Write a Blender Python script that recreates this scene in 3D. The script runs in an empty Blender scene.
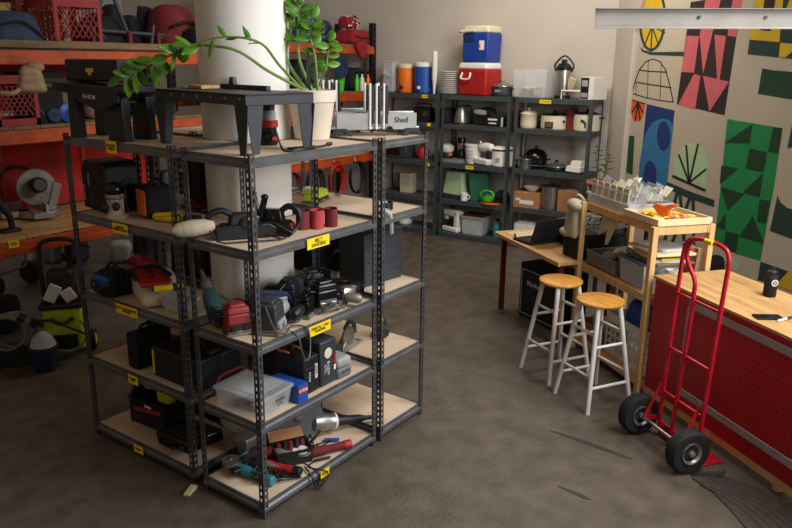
import bpy, bmesh, math, random
from mathutils import Vector, Matrix, Euler
random.seed(7)
PI = math.pi
C = bpy.context.scene.collection
SC = bpy.context.scene
R = math.radians

# ---------------------------------------------------------------- camera
CP = Vector((-2.20446, -2.36678, 2.23870)); YAW, PITCH, ROLL, FPX = .619851498, -.274496137, .0122166717, 726.53
_f = Vector((math.cos(PITCH)*math.cos(YAW), math.cos(PITCH)*math.sin(YAW), math.sin(PITCH)))
_r = _f.cross(Vector((0,0,1))).normalized(); _u = _r.cross(_f)
_c, _s = math.cos(ROLL), math.sin(ROLL)
CR, CU = _c*_r + _s*_u, -_s*_r + _c*_u
cam = bpy.data.cameras.new('camera'); camo = bpy.data.objects.new('camera', cam); C.objects.link(camo)
camo.matrix_world = Matrix(((CR.x,CU.x,-_f.x,CP.x),(CR.y,CU.y,-_f.y,CP.y),(CR.z,CU.z,-_f.z,CP.z),(0,0,0,1)))
cam.sensor_width = 36; cam.lens = FPX/792*36; cam.clip_start = .05; cam.clip_end = 60
SC.camera = camo
# ---------------------------------------------------------------- light and exposure
w = bpy.data.worlds.new('world'); SC.world = w; w.use_nodes = True
w.node_tree.nodes['Background'].inputs[0].default_value = (1.0,.80,.60,1)
w.node_tree.nodes['Background'].inputs[1].default_value = .19
def area(name, loc, target, sx, sy, power, col):
    l = bpy.data.lights.new(name, 'AREA'); l.shape = 'RECTANGLE'; l.size = sx; l.size_y = sy; l.energy = power; l.color = col
    o = bpy.data.objects.new(name, l); C.objects.link(o); o.location = loc
    o.rotation_euler = (Vector(target)-Vector(loc)).to_track_quat('-Z','Y').to_euler(); return o
area('door_daylight', (1.9,-2.9,4.0), (1.9,-.4,.6), 2.6, 1.4, 190, (.96,.97,1.0))
area('rear_window', (.6,-4.6,2.6), (.9,.4,.7), 2.2, 1.6, 120, (.90,.95,1.0))  # unseen fill light added behind the camera to brighten the rack fronts
area('kitchen_ceiling_lamp', (4.3,.9,4.0), (5.2,1.4,1.0), 1.6, .6, 75, (1.0,.90,.78))  # added overhead fill for the kitchen racks and back wall, no lamp in view
SC.view_settings.view_transform = 'Standard'; SC.view_settings.look = 'None'
SC.view_settings.exposure = 0.0; SC.view_settings.gamma = 1; SC.view_settings.use_curve_mapping = False

# ---------------------------------------------------------------- helpers
def ray(x, y): return CR*((x-396)/FPX) - CU*((y-264)/FPX) + _f
def at(x, y, z=0.0):                       # point seen at a pixel on the level z
    d = ray(x, y); t = (z-CP.z)/d.z; return CP + d*t
def onp(x, y, p, n):                       # point seen at a pixel on a plane
    p = Vector(p); n = Vector(n); d = ray(x, y); return CP + d*((p-CP).dot(n)/d.dot(n))
def lin(c):
    if isinstance(c, str):
        v = [int(c[i:i+2],16)/255 for i in (0,2,4)]
        return tuple(x/12.92 if x <= .04045 else ((x+.055)/1.055)**2.4 for x in v)
    return c
MATS = {}
def mat(name, col, rough=.6, metal=0, var=.25, scale=12, bump=.0, bscale=60, col2=None, alpha=1, trans=0, coat=0, stretch=None):
    m = bpy.data.materials.new(name); m.use_nodes = True; nt = m.node_tree; b = nt.nodes['Principled BSDF']
    c = lin(col)
    tc = nt.nodes.new('ShaderNodeTexCoord'); mp = nt.nodes.new('ShaderNodeMapping'); nt.links.new(tc.outputs['Object'], mp.inputs[0])
    if stretch: mp.inputs['Scale'].default_value = stretch
    nz = nt.nodes.new('ShaderNodeTexNoise'); nz.inputs['Scale'].default_value = scale; nz.inputs['Detail'].default_value = 5
    nt.links.new(mp.outputs[0], nz.inputs[0])
    rp = nt.nodes.new('ShaderNodeValToRGB'); rp.color_ramp.elements[0].position = .32; rp.color_ramp.elements[1].position = .68
    lo = lin(col2) if col2 else tuple(x*(1-var) for x in c)
    hi = c if col2 else tuple(min(1,x*(1+var*.6)) for x in c)
    rp.color_ramp.elements[0].color = (*lo,1); rp.color_ramp.elements[1].color = (*hi,1)
    nt.links.new(nz.outputs[0], rp.inputs[0]); nt.links.new(rp.outputs[0], b.inputs['Base Color'])
    b.inputs['Roughness'].default_value = rough; b.inputs['Metallic'].default_value = metal
    if alpha < 1: b.inputs['Alpha'].default_value = alpha
    if trans: b.inputs['Transmission Weight'].default_value = trans
    if coat: b.inputs['Coat Weight'].default_value = coat
    if bump:
        n2 = nt.nodes.new('ShaderNodeTexNoise'); n2.inputs['Scale'].default_value = bscale; n2.inputs['Detail'].default_value = 3
        nt.links.new(tc.outputs['Object'], n2.inputs[0])
        bp = nt.nodes.new('ShaderNodeBump'); bp.inputs['Strength'].default_value = bump; bp.inputs['Distance'].default_value = .01
        nt.links.new(n2.outputs[0], bp.inputs['Height']); nt.links.new(bp.outputs[0], b.inputs['Normal'])
    MATS[name] = m; return m
M = MATS
mat('concrete','605549',.5,0,.3,6.5,.35,40,col2='4b4136')
mat('wall','bdb4a8',.9,0,.07,1.2,.15,8); mat('mural_wall','c0b5a0',.9,0,.06,1.5,.1,14)
mat('column_paint','ebe6dc',.8,0,.05,3,.25,9)
mat('rack_steel','4c4d4f',.42,.25,.2,9); mat('beam_steel','6a6b6c',.38,.45,.22,9)
mat('dark_rack','414a4c',.5,.2,.15,8)
mat('particle','d3bca0',.8,0,.14,5,.1,200,col2='c6ad90')
mat('plywood','d0a469',.55,0,.2,3,.05,60,col2='a97e4a',stretch=(1,7,1))
mat('pine','dfb880',.6,0,.2,4,.05,60,col2='cfa266',stretch=(7,7,1)); mat('pale_wood','e3cf9f',.6,0,.08,8)
mat('old_wood','7d6243',.75,0,.3,5,.1,60,stretch=(1,8,8))
mat('seat_wood','d99a3e',.3,0,.14,6,.0,60,col2='bd7f2d',stretch=(1,9,1),coat=.4)
mat('white_paint','d8d3c9',.45,0,.1,10); mat('white','e4e0d8',.5,0,.06,10); mat('cream','d9ceb0',.5,0,.08,8)
mat('orange_steel','c9501c',.5,.1,.25,6,col2='963a13'); mat('red_board','c4160c',.7,0,.25,3,.0,60,col2='8e100b')
mat('red_peg','b00d18',.5,0,.15,4); mat('red_paint','c5132a',.35,.1,.2,14); mat('red','a91c19',.5,0,.15,10); mat('dark_red','6d1418',.8,0,.3,8,.3)
mat('crimson_fabric','8b1622',.9,0,.3,12,.4,30); mat('black','15161a',.5,0,.3,14); mat('black_matte','101114',.85,0,.4,12,.3,60)
mat('black_gloss','0b0c0e',.22,0,.2,9); mat('rubber','191816',.8,0,.3,16,.2); mat('charcoal','33363a',.55,0,.2,12); mat('grey','6b6e70',.5,0,.2,12)
mat('light_grey','9c9c9a',.5,0,.15,10); mat('steel','b8b4ac',.28,.9,.15,12); mat('chrome','dddddd',.12,1,.05,8); mat('aluminium','a8a8a4',.38,.8,.15,12)
mat('dull_metal','8a8376',.5,.5,.3,14); mat('beige','b7a98a',.7,0,.2,10,.2); mat('crate_red','96241b',.6,0,.2,8); mat('brick','8f2520',.55,0,.2,20); mat('canvas','c2b59b',.9,0,.18,10,.5,30); mat('kraft','a9784c',.85,0,.12,8)
mat('yellow','f0c80a',.5,0,.08,10); mat('tag_yellow','ffd60c',.6,0,.05,10); mat('lime','bfd61a',.5,0,.18,8); mat('bright_lime','c5da1c',.5,0,.1,8); mat('green_plastic','52c81e',.45,0,.1,8)
mat('teal','36565c',.5,0,.2,12); mat('makita_teal','2b8087',.45,0,.15,12); mat('navy','1d2b4d',.45,0,.3,12); mat('blue','1b4fa0',.45,0,.12,10); mat('cooler_blue','173d92',.4,0,.1,10)
mat('bag_blue','31435e',.8,0,.4,5,.4,20); mat('orange','e8731c',.5,0,.1,10); mat('pink','d9577b',.7,0,.1,10); mat('sand_red','6f2528',.9,0,.12,30); mat('sand_pink','b23a40',.9,0,.12,30)
mat('pale_green','a9bd95',.6,0,.1,10); mat('green_board','1f5c40',.6,0,.15,8); mat('terracotta','b05c33',.8,0,.15,10); mat('paper','d9d9dc',.8,0,.05,10)
mat('leaf','5f8f22',.42,0,.35,7,col2='3c6a17'); mat('leaf_dark','2f4a1a',.5,0,.3,9); mat('stem','6d8a3c',.5,0,.2,20); mat('soil','2b2018',.95,0,.4,30,.5)
mat('pot_cream','d8cdb8',.6,0,.07,8); mat('cord_grey','4d4d4b',.5,0,.1,8); mat('cord_black','17171a',.5,0,.1,8); mat('hose_grey','7c776c',.55,0,.15,10)
mat('track_metal','8c857b',.7,.1,.15,6); mat('mat_brown','3f362c',.9,0,.3,20,.4); mat('gold','b5913c',.6,0,.2,20); mat('ink','1a1712',.8,0,.1,10); mat('white_ink','d8d8d8',.7,0,.05,10); mat('mark','39332c',.75,0,.3,20)
mat('clear','dfe3e4',.25,0,.05,8,alpha=.2); mat('frost','cfd3d6',.5,0,.06,8,alpha=.5); mat('grey_bin','7d7a72',.5,0,.1,10,alpha=.85)
for k,c in dict(m_black='2a1a1b',m_pink='d3656b',m_yellow='d9b21d',m_dgreen='1e3c34',m_dgreen2='12402a',m_green='128a4b',m_green2='123c1e',m_blue='2a78a6',m_navy='142e74',m_pale='b2cfa2',m_orange='e0581d',m_line='241c1a',m_forest='16492c').items():
    mat(k,c,.85,0,.08,6)

class G:
    def __init__(s): s.b = bmesh.new(); s.mi = 0
    def _tag(s, fs):
        for f in fs: f.material_index = s.mi
    def box(s, c, d, rot=None, top=None):
        hx,hy,hz = d[0]/2,d[1]/2,d[2]/2; tx,ty = top if top else (1,1)
        vs = []
        m = (Euler(rot).to_matrix() if rot else Matrix.Identity(3)); c = Vector(c)
        for z in (-1,1):
            kx,ky = (tx,ty) if z > 0 else (1,1)
            for x,y in ((-1,-1),(1,-1),(1,1),(-1,1)): vs.append(s.b.verts.new(c + m @ Vector((x*hx*kx,y*hy*ky,z*hz))))
        for q in ((3,2,1,0),(4,5,6,7),(0,1,5,4),(1,2,6,5),(2,3,7,6),(3,0,4,7)):
            f = s.b.faces.new([vs[i] for i in q]); f.material_index = s.mi
        return s
    def ring(s, c, ax, r, n, e=None):
        ax = Vector(ax).normalized(); a = ax.orthogonal().normalized() if e is None else e; b = ax.cross(a)
        return [s.b.verts.new(Vector(c) + (a*math.cos(2*PI*i/n) + b*math.sin(2*PI*i/n))*r) for i in range(n)]
    def skin(s, rings, caps=True, closed=False):
        n = len(rings[0]); K = len(rings)
        for k in range(K if closed else K-1):
            A, B = rings[k], rings[(k+1)%K]
            for i in range(n):
                f = s.b.faces.new((A[i],A[(i+1)%n],B[(i+1)%n],B[i])); f.material_index = s.mi; f.smooth = True
        if caps and not closed:
            f = s.b.faces.new(rings[0][::-1]); f.material_index = s.mi
            f = s.b.faces.new(rings[-1]); f.material_index = s.mi
        return s
    def cyl(s, p0, p1, r, r2=None, n=14):
        p0,p1 = Vector(p0),Vector(p1); r2 = r if r2 is None else r2; ax = p1-p0; e = ax.normalized().orthogonal().normalized()
        return s.skin([s.ring(p0,ax,r,n,e), s.ring(p1,ax,r2,n,e)])
    def lathe(s, prof, c=(0,0,0), ax=(0,0,1), n=20, caps=True):
        ax = Vector(ax).normalized(); e = ax.orthogonal().normalized(); c = Vector(c)
        return s.skin([s.ring(c+ax*z, ax, max(r,.0004), n, e) for r,z in prof], caps)
    def tube(s, pts, r, n=7, closed=False, sub=4, r2=None):
        P = [Vector(p) for p in pts]
        if sub > 1 and len(P) > 2:
            Q = []; K = len(P)
            rng = range(K) if closed else range(K-1)
            for i in rng:
                p0,p1,p2,p3 = (P[(i-1)%K],P[i],P[(i+1)%K],P[(i+2)%K]) if closed else (P[max(i-1,0)],P[i],P[i+1],P[min(i+2,K-1)])
                for j in range(sub):
                    t = j/sub; Q.append(.5*((2*p1)+(p2-p0)*t+(2*p0-5*p1+4*p2-p3)*t*t+(3*p1-p0-3*p2+p3)*t**3))
            if not closed: Q.append(P[-1])
            P = Q
        rings = []; e = None; K = len(P)
        for i,p in enumerate(P):
            t = (P[(i+1)%K]-P[i-1]) if closed else (P[min(i+1,K-1)]-P[max(i-1,0)])
            if t.length < 1e-9: t = Vector((0,0,1))
            t.normalize()
            e = t.orthogonal() if e is None else e - t*e.dot(t)
            if e.length < 1e-6: e = t.orthogonal()
            e.normalize(); rr = r if r2 is None else r + (r2-r)*i/(K-1)
            rings.append(s.ring(p, t, rr, n, e))
        return s.skin(rings, True, closed)
    def ball(s, c, d, n=14, m=8, rot=None):
        if not hasattr(d,'__len__'): d = (d,d,d)
        R3 = Euler(rot).to_matrix() if rot else Matrix.Identity(3); rings = []
        for k in range(m+1):
            a = -PI/2 + PI*k/m; cr = max(math.cos(a),.02)
            rings.append([s.b.verts.new(Vector(c)+R3@Vector((d[0]*cr*math.cos(2*PI*i/n), d[1]*cr*math.sin(2*PI*i/n), d[2]*math.sin(a)))) for i in range(n)])
        return s.skin(rings)
    def prism(s, poly, o, u, v, t):           # 2-D outline in plane (o,u,v), given thickness along u x v
        o,u,v = Vector(o),Vector(u),Vector(v); nn = u.cross(v).normalized()*t
        A = [s.b.verts.new(o+u*x+v*y) for x,y in poly]; B = [s.b.verts.new(o+u*x+v*y+nn) for x,y in poly]
        n = len(poly); fs = [s.b.faces.new(A[::-1]), s.b.faces.new(B)]
        for i in range(n): fs.append(s.b.faces.new((A[i],A[(i+1)%n],B[(i+1)%n],B[i])))
        s._tag(fs); return s
    def face(s, pts):
        f = s.b.faces.new([s.b.verts.new(Vector(p)) for p in pts]); f.material_index = s.mi; return s
    def to(s, name, m, parent=None, bv=0, seg=2, sm=True, solid=0, sub=0):
        me = bpy.data.meshes.new(name); bmesh.ops.recalc_face_normals(s.b, faces=s.b.faces) if not solid else None
        s.b.to_mesh(me); s.b.free()
        for x in (m if isinstance(m,(list,tuple)) else [m]): me.materials.append(M[x])
        if sm:
            for p in me.polygons: p.use_smooth = True
            me.set_sharp_from_angle(angle=R(38))
        o = bpy.data.objects.new(name, me); C.objects.link(o); o.parent = parent
        if bv:
            k = o.modifiers.new('bevel','BEVEL'); k.width = bv; k.segments = seg; k.limit_method = 'ANGLE'; k.angle_limit = R(50)
        if solid:
            k = o.modifiers.new('solid','SOLIDIFY'); k.thickness = solid
        if sub:
            k = o.modifiers.new('sub','SUBSURF'); k.levels = sub; k.render_levels = sub
        return o
def props(o, label, cat, group=None):
    o['label'] = label; o['category'] = cat
    if group: o['group'] = group
    return o
def thing(name, label, cat, loc=(0,0,0), rz=0, group=None):
    o = bpy.data.objects.new(name, None); C.objects.link(o); o.location = Vector(loc); o.rotation_euler = (0,0,rz); o.empty_display_size = .1
    return props(o, label, cat, group)
def struct(o): o['kind'] = 'structure'; return o
def dup(root, loc=None, rz=None, label=None):
    r = root.copy(); C.objects.link(r)
    if loc is not None: r.location = Vector(loc)
    if rz is not None: r.rotation_euler = (0,0,rz)
    if label: r['label'] = label
    for ch in list(root.children):
        c = ch.copy(); C.objects.link(c); c.parent = r
        for g in ch.children:
            d = g.copy(); C.objects.link(d); d.parent = c
    return r
def text(body, size, m, parent, loc, rot=(PI/2,0,0), name='lettering', ext=.0006, bold=0):
    cu = bpy.data.curves.new(name,'FONT'); cu.body = body; cu.size = size; cu.extrude = ext; cu.align_x = 'CENTER'; cu.align_y = 'CENTER'; cu.offset = bold; cu.space_line = .85
    t = bpy.data.objects.new(name, cu); C.objects.link(t)
    dg = bpy.context.evaluated_depsgraph_get(); me = bpy.data.meshes.new_from_object(t.evaluated_get(dg))
    bpy.data.objects.remove(t); me.materials.clear(); me.materials.append(M[m]); me.name = name
    o = bpy.data.objects.new(name, me); C.objects.link(o); o.parent = parent; o.location = loc; o.rotation_euler = rot
    return o
def coil(c, r, turns, th=.0035, n=12, jit=.12, rise=.004, ax='z', end=None, rnd=None):
    rn = rnd or random; pts = []
    for i in range(int(turns*n)):
        a = 2*PI*i/n; rr = r*(1+rn.uniform(-jit,jit)); h = rise*i/n+rn.uniform(0,rise)
        x,y = rr*math.cos(a), rr*math.sin(a)*.85
        pts.append(Vector(c)+(Vector((x,y,h)) if ax=='z' else Vector((x,h,y)) if ax=='y' else Vector((h,x,y))))
    if end: pts += [Vector(e) for e in end]
    return pts

# ---------------------------------------------------------------- the setting
g = G(); g.box((2.5,1,-.05),(15,16,.1)); struct(g.to('floor','concrete',sm=False))
WN = Vector((.997,.077,0)).normalized(); WD = Vector((WN.y,-WN.x,0)).normalized(); KO = Vector((5.717,2.611,0))      # back wall normal, direction to the right
WP = KO + WN*.56
def wallbox(name, p, q, z0, z1, th, m):
    p, q = Vector(p), Vector(q); d = (q-p); n = Vector((-d.y,d.x,0)).normalized()
    g = G(); g.prism([(0,z0),(d.length,z0),(d.length,z1),(0,z1)], (p.x,p.y,0), d.normalized(), (0,0,1), th); return struct(g.to(name,m,sm=False))
cA = WP + WD*((WP.y-.70)/-WD.y); cB = WP - WD*6.5
wallbox('wall_back', cA + WD*.3, cB, 0, 4.4, -.12, 'wall')
wallbox('wall_left', cB - WN*0 , cB - Vector((10,0,0)), 0, 4.4, -.12, 'wall')
MD = Vector((-.745,-.667,0)).normalized(); MN = Vector((-.667,.745,0)).normalized(); MP = Vector((cA.x,cA.y,0))
g = G(); names = ['mural_wall']+[k for k in M if k.startswith('m_')]; ix = {k:i for i,k in enumerate(names)}
g.prism([(-.1,0),(4.3,0),(4.3,3.4),(-.1,3.4)], MP, MD, (0,0,1), -.12 if MD.cross(Vector((0,0,1))).dot(MN) > 0 else .12)
def mp(x, y, off): return onp(x, y, MP+MN*off, MN)
def pan(col, pts, o, s, lay):
    g.mi = ix[col]; g.face([mp(o[0]+x/s, o[1]+y/s, .001+.0012*lay) for x,y in pts])
def ell(col, c, rx, ry, o, s, lay, n=28, rot=0):
    pan(col, [(c[0]+rx*math.cos(2*PI*i/n)*math.cos(rot)-ry*math.sin(2*PI*i/n)*math.sin(rot), c[1]+ry*math.sin(2*PI*i/n)*math.cos(rot)+rx*math.cos(2*PI*i/n)*math.sin(rot)) for i in range(n)], o, s, lay)
def stroke(col, pts, wd, o, s, lay):
    for a,b in zip(pts,pts[1:]):
        dx,dy = b[0]-a[0],b[1]-a[1]; L = math.hypot(dx,dy); nx,ny = -dy/L*wd/2,dx/L*wd/2
        ex,ey = dx/L*wd*.3, dy/L*wd*.3
        pan(col,[(a[0]+nx-ex,a[1]+ny-ey),(b[0]+nx+ex,b[1]+ny+ey),(b[0]-nx+ex,b[1]-ny+ey),(a[0]-nx-ex,a[1]-ny-ey)],o,s,lay)
o5, s5 = (590,0), 3.92; o3, s3 = (620,0), 4.605
ell('m_dgreen',(150,92),62,145,o3,s3,0,rot=.06); ell('m_yellow',(150,92),50,132,o3,s3,1,rot=.06)
for p in ((95,130),(110,215),(142,238),(178,210),(205,150),(205,60),(95,50)): stroke('m_dgreen',[(148,120),p],6,o3,s3,2)
pan('m_dgreen',[(95,215),(110,232),(150,240),(295,238),(295,258),(140,252),(100,236)],o3,s3,2)
dome = [(55,430),(68,378),(90,320),(118,284),(150,272),(182,282),(208,318),(226,380),(245,470),(180,462),(120,450),(55,430)]
stroke('m_line',dome,5,o3,s3,0)
for p in ([(90,322),(130,328),(215,332)],[(70,378),(130,388),(235,403)]): stroke('m_line',p,5,o3,s3,1)
for p in ([(130,275),(126,452)],[(190,286),(184,462)],[(75,385),(72,432)]): stroke('m_line',p,2.5,o3,s3,1)
pan('m_black',[(395,8),(600,-25),(527,452),(340,408)],o5,s5,0)
for p in ([(380,140),(428,142),(408,285),(357,282)],[(452,2),(515,-10),(487,105),(480,130),(443,290),(430,140)],[(488,135),(533,142),(508,312),(498,310)],[(560,0),(600,-22),(575,145),(540,140),(543,80)],
          [(408,290),(433,297),(412,428),(345,410)],[(443,297),(545,320),(468,437)]): pan('m_pink',p,o5,s5,1)
pan('m_dgreen',[(655,-40),(830,-40),(830,235),(617,213)],o5,s5,0)
pan('m_yellow',[(652,-30),(760,-30),(742,165),(624,155)],o5,s5,1); pan('m_yellow',[(746,168),(830,175),(790,205),(765,225),(740,225)],o5,s5,1)
pan('m_black',[(685,-10),(728,-10),(708,122),(668,118)],o5,s5,2); pan('m_yellow',[(790,-20),(830,-20),(830,40),(800,60),(770,30)],o5,s5,1)
pan('m_dgreen2',[(675,268),(720,276),(830,284),(830,395),(760,385),(658,368)],o5,s5,0)
pan('m_orange',[(157,387),(217,405),(212,440),(204,462),(195,478),(185,472),(176,481),(166,460),(158,430)],o5,s5,0)
for p in ((165,440),(178,470),(196,470),(207,440)): stroke('m_line',[(188,402),p],6,o5,s5,1)
stroke('m_line',[(158,390),(216,407)],5,o5,s5,1)
o4, s4 = (600,90), 4.06
pan('m_navy',[(190,57),(303,83),(268,412),(154,400)],o4,s4,0)
pan('m_blue',[(160,300),(172,230),(185,175),(212,132),(250,115),(280,122),(298,140),(268,412),(154,400)],o4,s4,1)
ell('m_navy',(258,187),27,60,o4,s4,2); ell('m_navy',(203,345),26,58,o4,s4,2)
pan('m_pale',[(297,350),(305,285),(332,235),(370,213),(403,218),(427,250),(438,300),(437,360),(428,408)],o4,s4,0)
stroke('m_line',[(297,350),(425,407)],11,o4,s4,1)
for p in ((320,264),(350,226),(398,220),(430,322)): stroke('m_line',[(362,376),p],8,o4,s4,1)
pan('m_dgreen',[(272,372),(360,410),(465,447),(462,476),(350,436),(268,398)],o4,s4,0)
for a,b in (((677,193),(664,243)),((680,194),(684,240)),((690,198),(668,253)),((693,199),(694,266))): stroke('m_dgreen',[a,b],3.4,(0,0),1,0)
pan('m_forest',[(118,185),(140,188),(132,345),(106,335)],o4,s4,0)
o6, s6 = (590,120), 3.92
pan('m_green',[(538,-4),(755,32),(725,240),(668,552),(575,525),(488,470),(512,260)],o6,s6,0)
for p in ([(638,15),(625,92),(525,90)],[(718,28),(755,32),(738,130),(698,125)],[(625,110),(695,128),(680,205),(610,190)],[(515,178),(582,190),(508,252)],[(680,205),(665,302),(598,285)],
          [(510,262),(605,290),(540,355)],[(665,310),(706,318),(688,408),(655,398)],[(638,375),(682,485),(585,458)],[(532,435),(583,448),(572,522),(522,505)],[(532,368),(530,432),(494,418)]): pan('m_green2',p,o6,s6,1)
pan('m_dgreen',[(830,-10),(795,5),(773,112),(800,104),(830,106)],o6,s6,0); pan('m_dgreen',[(735,295),(748,325),(775,345),(830,362),(830,480),(705,435)],o6,s6,0)
o7, s7 = (600,200), 4.06
ell('m_black',(470,262),42,40,o7,s7,0); pan('m_pale',[(500,215),(570,238),(560,290),(505,275)],o7,s7,0)
pan('m_dgreen',[(652,250),(765,290),(735,350),(640,325)],o7,s7,0); pan('m_yellow',[(762,292),(840,310),(830,390),(715,345)],o7,s7,1)
struct(g.to('wall_right',names,sm=False))
# pilaster between the two walls, with a flared head
a = onp(612,60,MP+MN*.05,MN); b = onp(631.5,60,MP+MN*.05,MN); a.z = b.z = 0; d = (b-a)
g = G(); g.prism([(0,0),(d.length,0),(d.length,2.55),(d.length+.05,2.75),(d.length+.16,2.95),(d.length+.3,3.3),(-.3,3.3),(-.16,2.85),(-.05,2.62),(0,2.5)],a,d.normalized(),(0,0,1),.22 if d.cross(Vector((0,0,1))).dot(MN)<0 else -.22)
struct(g.to('trim_1','wall',sm=False,bv=.02))
# round concrete column in the middle of the racks
CC = Vector((.668,.724,0))
g = G(); g.lathe([(.240,0),(.240,1.4),(.244,2.2),(.25,2.6),(.30,3.0),(.42,3.4)],CC,n=48); struct(g.to('column','column_paint'))
# far column with banded capital near the back wall
q = onp(322,60,(0,4.9,0),(0,1,0)); q.z = 0
g = G(); g.lathe([(.17,0),(.17,2.45),(.20,2.47),(.20,2.52),(.18,2.54),(.19,2.62),(.24,2.64),(.24,2.70),(.22,2.72),(.34,3.2)],(5.35,5.9,0),n=32); struct(g.to('column','wall'))

# steel track for the roll-up door, high on the right
e = CP + Vector((ray(595,17).x,ray(595,17).y,ray(595,17).z))*3.9; e2 = CP + ray(830,17.5)*3.9
t = thing('door_track','pale steel roll-up door track crossing in front of the top of the mural','door track',(e.x,e.y,e.z))
dv = (e2-e); L = dv.length; dn = dv.normalized(); up = Vector((0,0,1)); up = (up - dn*up.dot(dn)).normalized(); bk = dn.cross(up)*-1
h = .044
g = G()
g.prism([(0,-h),(.02,-h),(.02,-h+.012),(.004,-h+.012),(.004,h-.003),(.028,h-.003),(.028,h),(0,h)],Vector((0,0,0)),bk,up,L) if False else None
def seg(o, a, b, th, dep):     # long flat strip from height a to b
    g.prism([(0,a),(L,a),(L,b),(0,b)], Vector((0,0,0))+bk*o, dn, up, th)
seg(0,-h,h,.003,0); g.prism([(0,0),(L,0),(L,.03),(0,.03)],up*h,dn,bk*-1,.003); g.prism([(0,0),(L,0),(L,.045),(0,.045)],up*-h,dn,(bk*-1+up*-.35).normalized(),.003)
g.to('rail','track_metal',t,sm=False)
for x in (.53,.87):
    g = G(); g.cyl(dn*x*1.05+bk*-.0035,dn*x*1.05+bk*-.010,.009,n=8); g.to('bolt','black',t)

# ---------------------------------------------------------------- racks
LEV = [.075,.515,.925,1.385,1.81]
def post_bm(sx, sy, x, y, H, wd=.032):
    g = G()
    for ax in (0,1):
        def bx(u0,u1,z0,z1):
            u0,u1 = u0,u1; c = (u0+u1)/2; dd = u1-u0
            if ax == 0: g.box((x+sx*c, y+sy*.001, (z0+z1)/2),(dd,.002,z1-z0))
            else: g.box((x+sx*.001, y+sy*c, (z0+z1)/2),(.002,dd,z1-z0))
        bx(0,.012,0,H); bx(.022,wd,0,H)
        n = int(H/.038)
        for k in range(n+1):
            z = k*.038; bx(.012,.022,z,min(z+.018,H))
    return g
def beam(g, p, q, n):        # stepped shelf rail from p to q, outward n
    p, q, n = Vector(p), Vector(q), Vector(n); d = q-p
    prof = [(-.012,.003),(-.002,.003),(-.002,-.012),(.008,-.020),(.008,-.040),(-.004,-.044),(-.006,-.040),(.004,-.038),(.004,-.022),(-.006,-.014)]
    g.prism([(x,z) for x,z in prof] if n.cross(Vector((0,0,1))).dot(d) > 0 else prof, p, n, (0,0,1), d.length*(1 if n.cross(Vector((0,0,1))).dot(d) > 0 else -1))
def make_rack(W, Dp, H, levels, pm, bm_, dm, label, loc, rz, group=None, simple=False):
    t = thing('steel_shelving_rack',label,'shelving rack',loc,rz,group)
    for sx,sy,x,y in ((1,1,0,0),(-1,1,W,0),(-1,-1,W,Dp),(1,-1,0,Dp)):
        if simple:
            g = G(); g.box((x+sx*.02,y+sy*.0015,H/2),(.04,.003,H)); g.box((x+sx*.0015,y+sy*.02,H/2),(.003,.04,H)); g.to('post',pm,t,sm=False)
        else: post_bm(sx,sy,x,y,H).to('post',pm,t,sm=False)
    for z in levels:
        g = G(); i = .003
        if simple:
            bh = .055
            g.box((W/2,i+.005,z-bh/2),(W-.01,.012,bh)); g.box((W/2,Dp-i-.005,z-bh/2),(W-.01,.012,bh)); g.box((i+.005,Dp/2,z-bh/2),(.012,Dp-.02,bh)); g.box((W-i-.005,Dp/2,z-bh/2),(.012,Dp-.02,bh))
        else:
            beam(g,(i,i+.004,z),(W-i,i+.004,z),(0,-1,0)); beam(g,(i,Dp-i-.004,z),(W-i,Dp-i-.004,z),(0,1,0))
            beam(g,(i+.004,i,z),(i+.004,Dp-i,z),(-1,0,0)); beam(g,(W-i-.004,i,z),(W-i-.004,Dp-i,z),(1,0,0))
        s = g.to('shelf',bm_,t,sm=False)
        b = G(); b.box((W/2,Dp/2,z-.006),(W-.034,Dp-.034,.012)); b.to('shelf_board',dm,s,sm=False)
    return t
W_, D_ = .927, .458
RF = make_rack(W_,D_,1.83,LEV,'rack_steel','beam_steel','particle','front steel rack holding belt sanders, its corner post nearest the camera','0 0 0' and (0,0,0),0)
RL = dup(RF,(0,1.462,0),-PI/2,'left steel rack with carrying cases and tool bags, seen along its long side')
RR = dup(RF,(1.428,0,0),PI/2,'right steel rack with a grey hard case, beside the open floor')
RB = dup(RF,(1.44,1.462,0),PI,'rear steel rack half hidden behind the round column')
KL = [.06,.50,.97,1.46,1.82]
KZ = math.atan2(WD.y,WD.x)
K2 = make_rack(.93,.45,1.83,KL,'dark_rack','dark_rack','dark_rack','dark steel rack with sewing machine and red cooler, middle of three at back',KO,KZ,simple=True)
KO1 = KO - WD*.975; KO3 = Vector((5.80,1.63,0))
KZ3 = KZ - .0
K1 = dup(K2,KO1,KZ,'dark steel rack under the orange and blue water coolers at the back')
K3 = dup(K2,KO3,KZ3,'dark steel rack with slow cookers and cardboard boxes at the back wall')
def tag_on(rack, x, z, wd, hh, body, size, y=-.0105, tilt=0):
    g = G(); g.box((0,0,0),(wd,.0015,hh)); o = g.to('shelf_tag','tag_yellow',rack,sm=False); o.location = (x,y,z); o.rotation_euler = (0,tilt,0)
    o['label'] = 'yellow handwritten shelf tag'
    if body: text(body,size,'ink',o,(0,-.0014,0),bold=.0004)
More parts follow.
